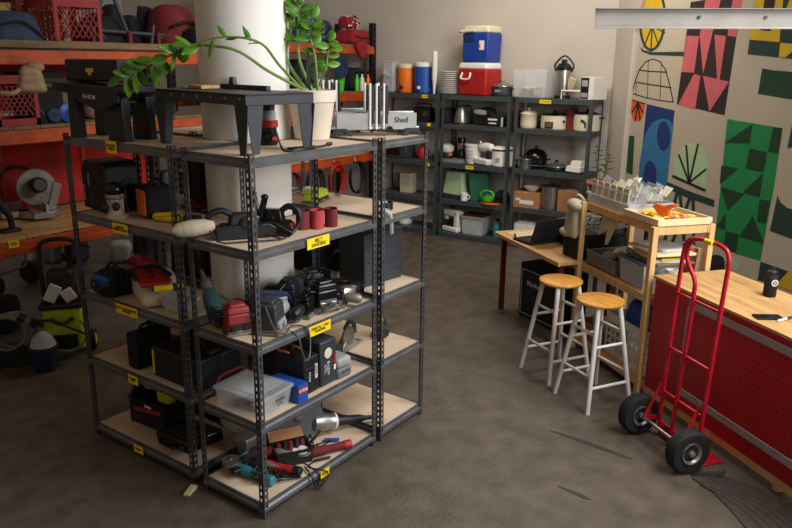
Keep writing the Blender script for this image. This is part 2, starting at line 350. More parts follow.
# tags on the long sides (local x runs to the right)
tag_on(RF,.43,1.385-.026,.165,.055,'BELT\nSANDERS',.025)
tag_on(RF,.43,.925-.024,.165,.055,'ORBITAL + PAD\nSANDERS',.020)
tag_on(RF,.45,.075-.026,.07,.045,'GRINDERS',.012)
tag_on(RL,.46,1.81-.022,.085,.065,'ROUTER\nTABLES',.019)
tag_on(RL,.47,1.385-.024,.135,.055,'LAMINATE\nTRIMMER ROUTER',.016)
tag_on(RL,.46,.925-.024,.19,.055,'MULTI-TOOL SANDERS\nCORDLESS',.017)
tag_on(RL,.46,.515-.024,.085,.052,'SANDERS\nMISC',.015)
tag_on(RL,.45,.075-.024,.085,.048,'BAGS',.020)
tag_on(K1,.73,1.79,.085,.04,'COOLERS',.017,y=-.003); tag_on(K1,.80,1.44,.05,.04,'',.01,y=-.003); tag_on(K1,.80,.93,.05,.04,'',.01,y=-.003)
tag_on(K2,.42,.94,.105,.042,'KITCHEN',.02,y=-.003); tag_on(K3,.37,1.785,.14,.042,'KITCHEN',.026,y=-.003)

# orange pallet racking on the left
def pallet(x0, x1, y, dep, beams, label, decks, cat='pallet rack'):
    t = thing('pallet_rack',label,cat,(x0,y,0)); L = x1-x0
    for x in (0,L):
        for yy in (0,dep):
            g = G()
            for k,(u0,u1) in enumerate(((-.04,-.015),(.015,.04))): g.box((x+(u0+u1)/2,yy,1.35),(u1-u0,.06,2.7))
            for k in range(36): g.box((x,yy,.03+k*.075),(.03,.06,.04))
            g.to('upright','black',t,sm=False)
    for z in beams:
        for yy in (-.035,dep+.035):
            g = G(); g.box((L/2,yy,z-.05),(L-.06,.03,.1)); g.box((L/2,yy-.016 if yy<0 else yy+.016,z-.07),(L-.06,.012,.05)); g.to('beam','orange_steel',t,sm=False,bv=.003)
    for z in decks:
        g = G()
        n = int(L/.2)
        for k in range(n): g.box(((k+.5)*L/n, dep/2, z+.012),(L/n-.006,dep-.02,.024))
        g.to('deck_board','plywood' if z < 1.2 else 'old_wood',t,sm=False)
    return t
PL = pallet(-.9,2.35,3.0,.9,[.90,1.71,2.27],'long orange pallet rack with red board panels along the left side',[.90,1.71,2.27])
for zc,hh in ((1.26,.66),(1.98,.40)):
    g = G(); g.box((1.6,.955,zc),(3.2,.015,hh)); g.to('board_panel','red_board',PL,sm=False)['label'] = 'bright red painted board panel'
for x in (1.05,1.75,2.5):
    g = G(); g.box((x,.935,1.26),(.035,.02,.64)); g.to('batten','orange_steel',PL,sm=False)
tg = G(); tg.box((0,0,0),(.075,.002,.055)); o = tg.to('shelf_tag','tag_yellow',PL,sm=False); o.location = (1.28,-.059,.895); text('MITER\nSAWS',.018,'ink',o,(0,-.0014,0),bold=.0004)
PR = pallet(3.05,5.90,3.85,.60,[.98,1.80,2.40],'orange pallet rack with red hoses at the back, behind the round column',[.98,1.80,2.40])

# ---------------------------------------------------------------- generic builders of things
def Z(p, z): return (p[0],p[1],z)
def tub(g, w, d, h, th=.003, tp=.9):
    W,D = w/2,d/2; b = [(-W*tp,-D*tp),(W*tp,-D*tp),(W*tp,D*tp),(-W*tp,D*tp)]; t = [(-W,-D),(W,-D),(W,D),(-W,D)]
    def ringv(pts,z,k): return [g.b.verts.new((x-math.copysign(k,x),y-math.copysign(k,y),z)) for x,y in pts]
    rs = [ringv(b,0,0),ringv(t,h,0),ringv(t,h,th),ringv(b,th,th)]
    for A,B in zip(rs,rs[1:]):
        for i in range(4): f = g.b.faces.new((A[i],A[(i+1)%4],B[(i+1)%4],B[i])); f.material_index = g.mi
    g.b.faces.new(rs[0][::-1]); g.b.faces.new(rs[-1])
    g.box((0,-D-.003,h-.004),(w+.012,.008,.008)); g.box((0,D+.003,h-.004),(w+.012,.008,.008)); g.box((-W-.003,0,h-.004),(.008,d,.008)); g.box((W+.003,0,h-.004),(.008,d,.008))
    return g
def tool_case(label, loc, rz, dim, m='black', lat='charcoal', handle='top', cat='tool case', group=None, bv=.012, name='tool_case', hm=None):
    w,d,h = dim; t = thing(name,label,cat,loc,rz,group)
    g = G(); g.box((0,-d*.26,h/2),(w,d*.46,h)); g.box((0,d*.26,h/2),(w,d*.46,h)); b = g.to('shell',m,t,bv=bv,seg=3)
    g = G(); g.box((0,0,h/2),(w*.985,d*.1,h*.985)); g.to('seam',m,b,sm=False)
    g = G()
    for k in range(3): g.box((0,-d*.49,h*(.25+.22*k)),(w*.8,.006,h*.05))
    g.to('rib',m,b,bv=.002)
    g = G()
    if handle == 'top': g.tube([(-w*.22,0,h-.004),(-w*.21,0,h+.028),(0,0,h+.034),(w*.21,0,h+.028),(w*.22,0,h-.004)],.009)
    elif handle == 'front': g.tube([(-w*.22,-d*.5,h*.5),(-w*.2,-d*.5-.03,h*.5),(w*.2,-d*.5-.03,h*.5),(w*.22,-d*.5,h*.5)],.009)
    else: g.tube([(-w*.5,0,h*.3),(-w*.5-.028,0,h*.34),(-w*.5-.028,0,h*.66),(-w*.5,0,h*.7)],.009)
    g.to('handle',hm or m,t)
    for x in (-.36,.36):
        g = G()
        if handle == 'top': g.box((w*x,0,h+.003),(w*.1,d*.26,.012))
        elif handle == 'front': g.box((w*x,-d*.5-.004,h*.5),(w*.1,.012,h*.22))
        else: g.box((-w*.5-.004,0,h*(.5+x)),(.012,d*.26,h*.1))
        g.to('latch',lat,t,bv=.002)
    return t
def cord_on(t, pts, m='cord_black', r=.0038, name='cord'):
    g = G(); g.tube(pts,r,n=6,sub=3); return g.to(name,m,t)
def grinder(label, loc, rz, m, m2='black', disc='steel', L=.28, group=None, tilt=0):
    t = thing('angle_grinder',label,'angle grinder',loc,rz,group); t.scale = (.85,.85,.85)
    g = G(); g.lathe([(.028,0),(.034,.02),(.034,L*.45),(.027,L*.55),(.026,L*.8),(.03,L)],(-L*.35,0,.036),(1,0,0),n=16); g.to('body',m,t)
    g = G(); g.lathe([(.029,0),(.031,.01),(.031,.05),(.026,.055)],(L*.62,0,.036),(1,0,0),n=16); g.to('tail_grip',m2,t)
    g = G(); g.lathe([(.03,0),(.032,.02),(.03,.05),(.018,.06)],(-L*.42-.01,0,.066),(0,0,-1),n=16); g.box((-L*.38,0,.045),(.06,.05,.045)); g.to('gear_head','dull_metal',t,bv=.004)
    g = G(); g.lathe([(.005,0),(.055,.001),(.055,.004),(.015,.006),(.012,.012),(.004,.012)],(-L*.42-.01,0,.072),(0,0,1),n=28); g.to('disc',disc,t)
    g = G(); g.lathe([(.058,0),(.062,.0),(.062,.02),(.058,.02)],(-L*.42,0,.055),(0,0,1),n=24,caps=False); g.to('guard','dull_metal',t)
    g = G(); g.lathe([(.006,0),(.014,.01),(.015,.08),(.011,.1),(.004,.105)],(-L*.36,.03,.05),(0,1,.3),n=12); g.to('side_handle',m2,t)
    return t
def pad_sander(label, loc, rz, m, m2='black', s=1.0, group=None, dust=True, name='pad_sander', cat='sander', flip=0):
    t = thing(name,label,cat,loc,rz,group)
    g = G(); g.box((0,0,.006*s),(.115*s,.1*s,.01*s)); g.box((0,0,.016*s),(.1*s,.09*s,.008*s)); g.to('pad','dull_metal',t,bv=.002)
    g = G(); g.box((0,0,.055*s),(.1*s,.085*s,.07*s),top=(.94,.92)); g.box((0,0,.102*s),(.098*s,.08*s,.028*s),top=(.9,.88)); g.box((.0,0,.118*s),(.07*s,.05*s,.02*s)); g.to('body',m,t,bv=.008,seg=3)
    g = G(); g.box((0,-.043*s,.04*s),(.08*s,.004,.02*s)); g.box((-.025*s,-.046*s,.03*s),(.02*s,.01,.018*s)); g.box((.025*s,-.046*s,.03*s),(.02*s,.01,.018*s)); g.to('vent',m2,t)
    if dust:
        g = G(); g.lathe([(.016*s,0),(.03*s,.02*s),(.032*s,.09*s),(.02*s,.11*s)],(.04*s,0,.06*s),(1,0,-.1)); g.to('dust_canister',m2,t)
    return t
def ribbed_tool(label, loc, rz, L, m, m2, name, cat, group=None, head='drill'):
    """a pistol or barrel tool lying on the shelf"""
    t = thing(name,label,cat,loc,rz,group)
    g = G(); g.lathe([(.02,0),(.032,.02),(.036,.06),(.036,L*.5),(.03,L*.62),(.022,L*.7)],(-L*.4,0,.04),(1,0,.12),n=16); g.to('body',m,t)
    g = G()
    for k in range(4): g.lathe([(.0365,0),(.038,.002),(.0365,.004)],(-L*.4+.03+.012*k,0,.0435+.0015*k),(1,0,.12),n=16)
    g.to('vent_ring',m2,t)
    g = G(); g.box((-L*.22,-.055,.035),(.05,.12,.036),rot=(0,0,-.35)); g.to('grip',m,t,bv=.01,seg=3)
    g = G(); g.box((-L*.16,-.03,.055),(.02,.03,.012)); g.to('trigger',m2,t,bv=.002)
    g = G(); g.lathe([(.022,0),(.024,.03),(.012,.05),(.004,.1)],(L*.29,0,.04+L*.083),(1,0,.12),n=14); g.to('chuck','dull_metal',t)
    return t

# ---------------------------------------------------------------- on the top of the racks
T = 1.812
def router_table(label, loc, rz, L, Dp, h, writing=None, m='black', flare=.045, group=None, wide=.07):
    t = thing('router_table',label,'router table',loc,rz,group)
    g = G(); g.box((0,0,h-.006),(L,Dp,.012)); g.box((0,-Dp/2+.004,h-.025),(L,.008,.05)); g.box((0,Dp/2-.004,h-.025),(L,.008,.05)); g.box((-L/2+.004,0,h-.025),(.008,Dp,.05)); g.box((L/2-.004,0,h-.025),(.008,Dp,.05))
    top = g.to('table_frame',m,t,bv=.003)
    g = G(); g.box((-L*.12,Dp*.28,h+.012),(L*.62,.03,.024)); g.box((-L*.2,Dp*.28,h+.035),(.05,.03,.05),top=(.6,.8)); g.to('fence',m,t,bv=.004)
    for sx in (-1,1):
        for sy in (-1,1):
            g = G(); x = sx*(L/2-.035); y = sy*(Dp/2-.006)
            o = [(-wide/2,h-.05),(wide/2,h-.05),(wide*.22,.003),(-wide*.22,.003)]
            g.prism(o,(x,y,0),(1,0,0),(0,0,1),.006); g.prism([(-Dp*.12,h-.05),(Dp*.12,h-.05),(.02,.003),(-.02,.003)],(x+sx*.03,y-sy*Dp*.11,0),(0,1,0),(0,0,1),.005); g.box((x,y-sy*.012,.003),(.05,.04,.006))
            g.to('leg',m,t,bv=.001)
    for k in range(7):
        g = G(); g.cyl((-L*.45+k*L*.15,-Dp/2+.001,h-.022),(-L*.45+k*L*.15,-Dp/2-.003,h-.022),.006,n=8); g.to('screw','steel',t)
    if writing:
        text(writing,.03,'white_ink',top,(-L*.28,-Dp/2-.001,h-.026))
    return t
_A = at(179,145.5,T); _B = at(243,155.5,T); _C = at(314,148,T)
_l = (_A-_B); _sx = _l.length+.22; _ang = math.atan2(-_l.y,-_l.x); _n = Vector((-math.sin(_ang),math.cos(_ang),0))
_dep = min(.40,abs((_C-_B).dot(_n)))
rt = router_table('dark grey steel router table with splayed legs above the front corner post',(0,0,T),_ang,_sx,_dep,.27,None,'charcoal',wide=.1)
_m = _B + _l*.5 - Vector((0,0,0)) + _l.normalized()*.075 + _n*_dep/2; rt.location = (_m.x,_m.y,T)
_a = at(80,137,T); _b = at(122,141,T); _q = (_b-_a).normalized(); _L = (_b-_a).length
rt3 = thing('router_table','long black router table with white handwriting, at the left end of the racks','router table',(_a.x,_a.y,T),math.atan2(_q.y,_q.x))
g = G(); g.prism([(-.34,.30),(_L+.06,.27),(_L+.06,.245),(_L+.0,.20),(.02,.235),(-.30,.27)],(0,-.06,0),(1,0,0),(0,0,1),-.26); tb_ = g.to('table_top','black',rt3,bv=.003)
g = G(); g.prism([(-.02,.255),(_L+.08,.235),(_L+.08,.20),(_L*.75,.15),(.04,.225)],(0,-.066,0),(1,0,0),(0,0,1),-.006); w_ = g.to('fence_plate','black',rt3); text('B-HOB',.032,'white_ink',w_,(_L*.6,-.0728,.222),rot=(PI/2,.05,0)); text('B-OB',.028,'white_ink',tb_,(-.14,-.0608,.272),rot=(PI/2,.05,0))
for x,wd_ in ((0,.075),(_L,.135)):
    for y in (0,.16):
        g = G(); g.prism([(x-wd_*.4,.25),(x+wd_*.4,.22),(x+wd_*.5,0),(x-wd_*.5,0)],(0,y-.03,0),(1,0,0),(0,0,1),-.05); g.to('leg','black',rt3,bv=.004)
g = G(); g.box((_L*.5,.08,.20),(_L,.2,.02)); g.to('cross_plate','black',rt3)
def R3(x,y,z): return rt3.location + Matrix.Rotation(rt3.rotation_euler.z,3,'Z') @ Vector((x,y,z))
# black case with yellow latch
c = thing('tool_case','flat black case with one yellow latch lying on the black router table','tool case',R3(.10,.10,.292),rt3.rotation_euler.z)
g = G(); g.box((0,0,.06),(.42,.14,.115)); g.to('shell','black',c,bv=.01)
g = G(); g.box((-.0,-.0745,.06),(.055,.01,.022)); g.box((0,-.0745,.045),(.025,.01,.022)); g.to('latch','yellow',c,bv=.003)
# tan nail bag
c = thing('tool_pouch','brown leather tool pouch slumped beside the flat black case','pouch',(0,0,0),-.5)
c.location = rt3.location + Vector((-.20,.06,.237))
g = G(); g.box((0,0,.07),(.15,.12,.14),top=(.6,.75)); g.ball((.02,0,.13),(.05,.045,.03)); g.to('pouch_body','old_wood',c,bv=.03,seg=4)
g = G(); g.tube([(-.06,-.05,.02),(-.10,-.07,.0),(-.2,-.04,.01)],.012); g.to('strap','old_wood',c)
c = thing('offcut_board','pale plywood offcut lying on the left end of the grey router table','board',Z(rt.location-Vector((math.cos(_ang),math.sin(_ang),0))*(_sx/2-.1),T+.2725),_ang)
g = G(); g.box((.03,0,.008),(.12,.11,.016)); g.to('board','plywood',c,bv=.001)
g = G(); g.box((-.06,-.02,.003),(.06,.09,.006)); g.to('paper','light_grey',c)
# red and black router under the front table
p = at(269,144.5,T)
c = thing('router','red and black plunge router standing under the dark grey router table','router',p,0)
g = G(); g.lathe([(.038,0),(.041,.008),(.041,.05),(.036,.056),(.036,.075)],n=24); g.to('base','black_gloss',c)
g = G(); g.lathe([(.0365,.075),(.043,.078),(.043,.105),(.037,.108)],n=24); g.to('collar','red',c)
g = G(); g.lathe([(.034,.108),(.034,.145),(.03,.15)],n=24); g.to('motor_housing','light_grey',c)
g = G(); g.lathe([(.03,.15),(.031,.17),(.028,.19)],n=24); g.to('motor_cap','cord_black',c)
g = G(); g.box((0,-.0415,.03),(.04,.003,.014)); g.to('badge','red',c)
p = at(300,150,T)
c = thing('extension_cord','black power cord looped on the deck under the router table','cord',p,0)
g = G(); g.tube([(-.10,.06,.1),(-.10,.03,.03),(-.105,.0,.006),(-.06,-.035,.008),(.03,-.04,.008),(.10,-.02,.008),(.1,.02,.008),(.02,.035,.008),(-.06,.02,.012),(-.07,-.02,.014),(.0,-.045,.014),(.12,-.03,.01),(.2,.0,.01)],.0055,sub=5); g.to('cable','cord_black',c)
g = G(); g.lathe([(.007,0),(.010,.005),(.010,.035),(.006,.04)],(.2,0,.011),(1,.15,0)); g.to('plug','cord_black',c)
ROUT = bpy.data.objects['router']; ROUT.scale = (1.15,1.15,1.15)
# pot with ZZ plant
p = Vector((.82,.37,T))
c = thing('potted_plant','tall green plant with glossy oval leaflets in a cream pot on top of the rack','plant',p,0)
g = G(); g.lathe([(.092,0),(.096,.01),(.124,.2),(.125,.202),(.132,.203),(.136,.262),(.13,.264),(.126,.25),(.12,.235),(.01,.232)],n=36); g.to('pot','pot_cream',c)
g = G(); g.lathe([(.12,.233),(.12,.237),(.002,.243)],n=20); g.to('soil','soil',c)
def leaf(g, o, d, L, wd, up=Vector((0,0,1))):
    o = Vector(o); d = Vector(d).normalized(); s = d.cross(up)
    if s.length < .05: s = Vector((1,0,0))
    s.normalize(); nn = s.cross(d); rows = []
    for k,(t,wk) in enumerate(((0,.06),(.18,.7),(.42,1),(.68,.82),(.88,.4),(1,.03))):
        cc = o + d*L*t - nn*L*.14*t*t; rows.append([g.b.verts.new(cc+s*wd*wk*x+nn*abs(x)*wd*.25) for x in (-1,0,1)])
    for A,B in zip(rows,rows[1:]):
        for i in (0,1): f = g.b.faces.new((A[i],A[i+1],B[i+1],B[i])); f.smooth = True
def plant_stem(root, pts, r0, leaves, L=.075, wd=.02, start=.45, droop=.2, seed=1):
    rn = random.Random(seed); P = [Vector(p) for p in pts]
    g = G(); g.tube(P,r0,r2=r0*.45,n=8,sub=5); s = g.to('stem','stem',root)
    def ev(t):
        k = t*(len(P)-1); i = min(int(k),len(P)-2); return P[i].lerp(P[i+1],k-i), (P[i+1]-P[i]).normalized()
    for i in range(leaves):
        t = start+(1-start)*i/max(1,leaves-1); o,dr = ev(t); side = CR if i%2 else -CR
        side = (side - dr*side.dot(dr)); 
        if side.length < .15: side = Vector((0,0,1)) if i%2 else Vector((0,0,-1))
        side.normalize(); v = dr*.55+side*.8+Vector((rn.uniform(-.35,.35),rn.uniform(-.35,.35),rn.uniform(-.3,.3)-droop))
        if i == leaves-1: v = dr
        g = G(); leaf(g,o,v,L*rn.uniform(.75,1.15),wd*rn.uniform(.8,1.1),up=Vector((rn.uniform(-.4,.4)-.5,-.6,.5))); g.to('leaf','leaf',s,solid=.0008)
def wp(x, y, dep=0):     # point in the plant's own upright plane facing the room
    q = onp(x,y,p+Vector((0,0,0))+Vector((_f.x,_f.y,0))*dep,(_f.x,_f.y,0)); return q-p
plant_stem(c,[(-.03,-.04,.24),wp(270,72,-.3),wp(240,52,-.46),wp(215,46,-.46),wp(190,46,-.44),wp(165,58,-.4),wp(140,70,-.36),wp(122,78,-.34)],.009,17,.105,.029,.52,.35,3)
plant_stem(c,[(-.04,.0,.24),wp(280,66,-.25),wp(262,44,-.44),wp(235,37,-.48),wp(205,40,-.48),wp(182,52,-.46)],.008,8,.085,.012,.4,-.3,5)
plant_stem(c,[(.0,.02,.24),wp(287,60,.03),wp(290,35,.03),wp(296,12,.03),wp(300,-12,.03)],.010,8,.10,.032,.5,-.1,8)
plant_stem(c,[(.02,.0,.24),wp(300,62,.0),wp(298,30,.02),wp(300,5,.02)],.010,7,.09,.032,.55,.0,9)
plant_stem(c,[(.04,-.01,.24),wp(315,58,.0),wp(310,35,.0),wp(313,20,.0)],.009,7,.085,.030,.4,.1,12)
plant_stem(c,[(.06,.02,.24),wp(326,66,.02),wp(328,50,.03),wp(330,42,.03)],.007,9,.075,.027,.25,.5,15)
g = G(); leaf(g,(-.03,-.02,.24),(-.05,.1,1),.24,.016,up=Vector((-1,0,0))); g.to('leaf','leaf_dark',c,solid=.001)

# mitre boxes with saw guides
def mitre_box(label, loc, rz, writing, seed):
    t = thing('mitre_box',label,'mitre box',loc,rz)
    g = G(); g.box((0,0,.035),(.42,.085,.012)); g.box((0,.045,.07),(.42,.006,.07)); g.to('bed','aluminium',t,bv=.002)
    for x in (-.17,.17):
        g = G(); g.prism([(-.04,.0),(-.02,.0),(.0,.022),(.02,.022),(.04,.0),(.055,.0),(.03,.034),(-.03,.034)],(x,-.05,0),(1,0,0),(0,0,1),.006); g.prism([(-.04,.0),(-.02,.0),(.0,.022),(.02,.022),(.04,.0),(.055,.0),(.03,.034),(-.03,.034)],(x,.05,0),(1,0,0),(0,0,1),.006); g.to('foot','black',t)
    for x in (-.11,.12):
        g = G(); g.box((x,-.045,.065),(.15,.005,.075)); f = g.to('fence_plate','light_grey',t,bv=.001)
    if writing: text(writing,.035,'ink',f,(.12,-.049,.07))
    for x in (-.03,.035,.0):
        for y in (-.05,.05):
            if x == 0 and y > 0: continue
            g = G(); g.cyl((x,y,.03),(x,y,.235),.006,n=8); g.to('guide_post','white',t)  # white colour stands in for the bright reflections of chrome posts
            g = G(); g.box((x+.013,y,.14),(.012,.014,.17)); g.to('guide_block','black',t,bv=.002)
    g = G(); g.tube([(-.03,-.05,.205),(0,-.05,.215),(.035,-.05,.205)],.004,n=6); g.to('guide_tie','black',t)
    g = G(); g.lathe([(.014,0),(.016,.01),(.014,.02)],(.06,-.055,.03),(0,-1,0)); g.to('clamp_knob','black_gloss',t)
    g = G(); g.cyl((.055,-.05,.1),(.055,-.05,.12),.006,n=8); g.cyl((-.2,-.05,.1),(-.2,-.05,.12),.006,n=8); g.to('knob','red',t)
    return t
a = at(385,131,T); mb = mitre_box('mitre box with white handwritten fence plate on top of the right rack',(1.32,.50,T),R(-20),'Shed',1); mb.location = Z(at(392,130,T)+Vector((.05,.12,0)),T)
mb2 = mitre_box('mitre box with red stripes behind the lettered one, nearest the plant pot',Z(at(348,131,T)+Vector((.08,.14,0)),T),R(-8),None,2)
for x in (-.19,-.165):
    g = G(); g.box((x+.0,-.049,.07),(.012,.003,.055)); g.to('stripe','red',mb2)

mb.scale = (1.25,1.25,1.25); mb2.scale = (1.2,1.2,1.3)
mb.location = (1.22,.25,T); mb.rotation_euler = (0,0,R(-38)); mb2.location = (1.17,.56,T); mb2.rotation_euler = (0,0,R(-38))
g = G(); g.box((1.6,-.02,1.395),(3.15,.05,.05)); g.to('front_board','old_wood',PL,sm=False).location.z = .92

# ---------------------------------------------------------------- left rack, second shelf from the top
S5,S4,S3,S2 = [z+.002 for z in LEV[:4]]
LR = -PI/2
c = tool_case('tall black case with white handwriting standing on the left rack','',0,(.1,.1,.1)) if False else thing('tool_case','tall black case with white handwriting at the left end of the second shelf','tool case',Z(at(103,212,S2)+Vector((.10,.06,0)),S2),LR-.15)
g = G(); g.prism([(-.15,0),(.16,0),(.16,.26),(.13,.285),(-.09,.285),(-.15,.23)],(0,-.10,0),(1,0,0),(0,0,1),-.20); b = g.to('shell','black',c,bv=.01)
text('Kutir',.035,'white_ink',b,(-.05,-.1012,.17),rot=(PI/2,PI/2,0)); text('B-HOB',.03,'white_ink',b,(-.125,-.1012,.09),rot=(PI/2,PI/2,0))
g = G(); g.box((-.09,-.1,.14),(.012,.006,.27)); g.to('seam','cord_black',b)
g = G(); g.box((0,-.06,.289),(.03,.02,.01)); g.to('latch','red',c)
p = at(119,219,S2)
c = thing('router','beige and black router with a shiny motor cap on the second shelf','router',Z(p+Vector((.02,.05,0)),S2),LR)
g = G(); g.lathe([(.062,0),(.064,.012),(.045,.02),(.043,.03),(.045,.10),(.048,.105),(.048,.125),(.043,.13)],n=24); g.to('base','beige',c)
g = G(); g.lathe([(.0485,.104),(.051,.108),(.051,.118),(.0485,.122)],n=24); g.to('clamp_ring','dull_metal',c)
g = G(); g.lathe([(.043,.128),(.05,.14),(.05,.165),(.04,.185),(.012,.195)],n=24); g.to('motor_cap','black_gloss',c)
g = G(); g.ball((-.02,-.052,.06),(.022,.02,.024)); g.to('knob','black',c); g = G(); g.ball((.05,-.03,.07),(.022,.02,.024)); g.to('knob','black',c)
cord_on(c,[(.0,.03,.18),(.06,.03,.2),(.10,.0,.13),(.09,.02,.04),(.12,.06,.01)])
p = at(153,219,S2)
c = thing('speaker_bag','black padded case with an orange end panel on the second shelf','case',Z(p+Vector((.07,.06,0)),S2),LR-.25)
g = G(); g.box((-.0,0,.088),(.19,.17,.172)); g.to('shell','black_matte',c,bv=.025,seg=4)
g = G(); g.box((.012,-.087,.085),(.12,.006,.14)); g.to('end_panel','orange',c,bv=.012,seg=3)
g = G(); g.tube([(-.05,0,.175),(-.04,0,.205),(.04,0,.205),(.05,0,.175)],.007); g.to('handle','black',c)
p = at(173,226,S2)
c = thing('spirit_level','yellow and black handled tool lying behind the left rack post','hand tool',Z(p+Vector((.05,.06,0)),S2),LR+.3)
g = G(); g.lathe([(.014,0),(.024,.02),(.022,.06),(.026,.08),(.024,.16),(.016,.18)],(-.12,0,.027),(1,0,0)); g.to('grip','yellow',c)
g = G(); g.box((-.02,-.02,.05),(.16,.03,.02),rot=(0,-.12,0)); g.to('bar','yellow',c,bv=.006); g = G(); g.box((.12,0,.028),(.09,.045,.045)); g.to('head','cord_black',c,bv=.008)
c = thing('air_hose','coiled dark red air hose lying behind the yellow handled tool','hose',Z(at(185,212,S2)+Vector((.10,.0,0)),S2),0)
g = G(); g.tube(coil((0,0,.009),.06,4,n=12,jit=.08,rise=.008),.007,n=6,sub=2); g.to('coil','dark_red',c)

# ---------------------------------------------------------------- front rack, second shelf: belt sanders
def belt_sander(label, loc, rz, m, s=1, bag=False):
    t = thing('belt_sander',label,'belt sander',loc,rz)
    g = G(); g.prism([(-.13,0),(.11,0),(.145,.02),(.145,.05),(.11,.07),(-.11,.07),(-.15,.045),(-.15,.02)],(0,.045,0),(1,0,0),(0,0,1),.09); g.to('track_housing',m,t,bv=.006)
    g = G(); g.cyl((.1,-.04,.034),(.1,.04,.034),.031,n=18); g.cyl((-.12,-.04,.034),(-.12,.04,.034),.028,n=18); g.box((0,0,.006),(.2,.075,.008)); g.to('sanding_belt','sand_red',t)
    g = G(); g.box((-.01,0,.095),(.15,.075,.06),top=(.8,.8)); g.lathe([(.03,0),(.036,.01),(.036,.08),(.03,.09)],(.0,-.05,.075),(0,1,0)); g.to('motor_housing',m,t,bv=.01,seg=3)
    g = G(); g.tube([(-.06,0,.11),(-.11,0,.14),(-.17,0,.12),(-.18,0,.07)],.016,n=9); g.to('rear_grip','black',t)
    g = G(); g.tube([(.07,0,.1),(.09,0,.15),(.10,0,.19)],.016,n=9); g.ball((.10,0,.195),(.019,.019,.014)); g.to('front_knob','black_gloss',t)
    g = G(); g.box((.02,-.052,.1),(.03,.006,.012)); g.to('lock_button','orange',t)
    if bag:
        g = G(); g.lathe([(.02,0),(.035,.03),(.042,.1),(.035,.17),(.012,.2)],(-.15,0,.07),(-1,-.1,-.05),n=16); g.to('dust_bag','canvas',t)
    return t
bs = belt_sander('long black belt sander with a cream cloth dust bag, behind the corner post',Z(at(248,231,S2)+Vector((.03,.10,0)),S2),R(-8),'cord_black',bag=True); 
bs.location = (.20,.26,S2); bs.rotation_euler = (0,0,R(-33))
cord_on(bs,[(-.18,0,.07),(-.15,-.10,.01),(-.03,-.12,.006),(.14,-.13,.006),(.2,-.05,.006)])
b2 = belt_sander('upright black belt sander with an orange button, left of the rolled sanding belts',Z(at(287,236,S2)+Vector((-.02,.09,0)),S2),R(115),'black_gloss'); b2.scale = (.85,.85,1.05)
cord_on(b2,[(-.18,0,.07),(-.16,.08,.03),(-.05,.11,.08),(.05,.1,.05),(.0,.09,.015),(-.1,.12,.006)])
for k,(x,y,m,r,l) in enumerate(((305,230,'sand_red',.042,'dark red sanding belt roll nearest the belt sander'),(319,229,'sand_pink',.044,'bright pinkish red sanding belt roll, middle of the three'),(333,227,'sand_red',.042,'dark red sanding belt roll at the right end of the three'))):
    g = G(); rr = r
    for q in (0,):
        n = 26; A=[];
        rings = []
        for i,(ra,z) in enumerate(((rr,0),(rr,.095),(rr-.003,.095),(rr-.003,0))): rings.append(g.ring((0,0,z),(0,0,1),ra,n))
        g.skin(rings,closed=True)
    o = g.to('sanding_belt',m); o.location = Z(at(x,y,S2)+Vector((.02,.03,0)),S2); o.scale = (1,.8,1); o.rotation_euler = (0,0,k*.5); props(o,l,'sanding belt','rolled sanding belts')

# ---------------------------------------------------------------- right rack and rear rack, second shelf
p = at(325,197,S2)
c = pad_sander('lime yellow and black sander lying near the back of the right rack',Z((1.12,.62),S2),.3,'bright_lime','charcoal',s=1.0,name='finishing_sander',dust=False)
c.scale = (1.9,1.1,.62); cord_on(c,[(.03,0,.1),(.09,-.03,.05),(.1,-.08,.01),(.13,-.02,.01)])
c = thing('carton','small white carton with a red end beside the lime sander','carton',Z(at(305,198,S2)+Vector((.12,.08,0)),S2),.4)
g = G(); g.box((0,0,.022),(.09,.05,.044)); g.to('box','white',c,bv=.001); g = G(); g.box((.02,-.0255,.022),(.03,.002,.036)); g.to('label_patch','red',c)
c = thing('jigsaw','dark navy power tool leaning at the back of the rear rack','power tool',Z((1.12,1.13),S2),-.6)
g = G(); g.box((0,0,.07),(.22,.07,.07),rot=(0,-.5,0)); g.box((-.03,0,.03),(.16,.08,.05)); g.to('body','navy',c,bv=.015,seg=3); g = G(); g.tube([(-.08,0,.06),(-.05,0,.16),(.1,0,.19),(.13,0,.12)],.016); g.to('handle','black',c); g = G(); g.box((0,0,.005),(.2,.09,.008)); g.to('base_plate','dull_metal',c)
c = thing('bar_clamp','black bar clamp with a clear grey grip hanging off the right rack shelf','clamp',Z((1.03,.06),S2),R(8))
g = G(); g.box((.07,.02,.012),(.2,.012,.022)); g.to('bar','steel',c,bv=.001); g = G(); g.box((.12,.02,.032),(.05,.03,.03)); g.box((.165,.02,.03),(.018,.03,.055)); g.to('jaw','black',c,bv=.003)
g = G(); g.tube([(.02,-.01,.03),(.035,-.045,.0),(.04,-.052,-.06),(.045,-.05,-.11)],.015,n=9); g.to('grip','light_grey',c)

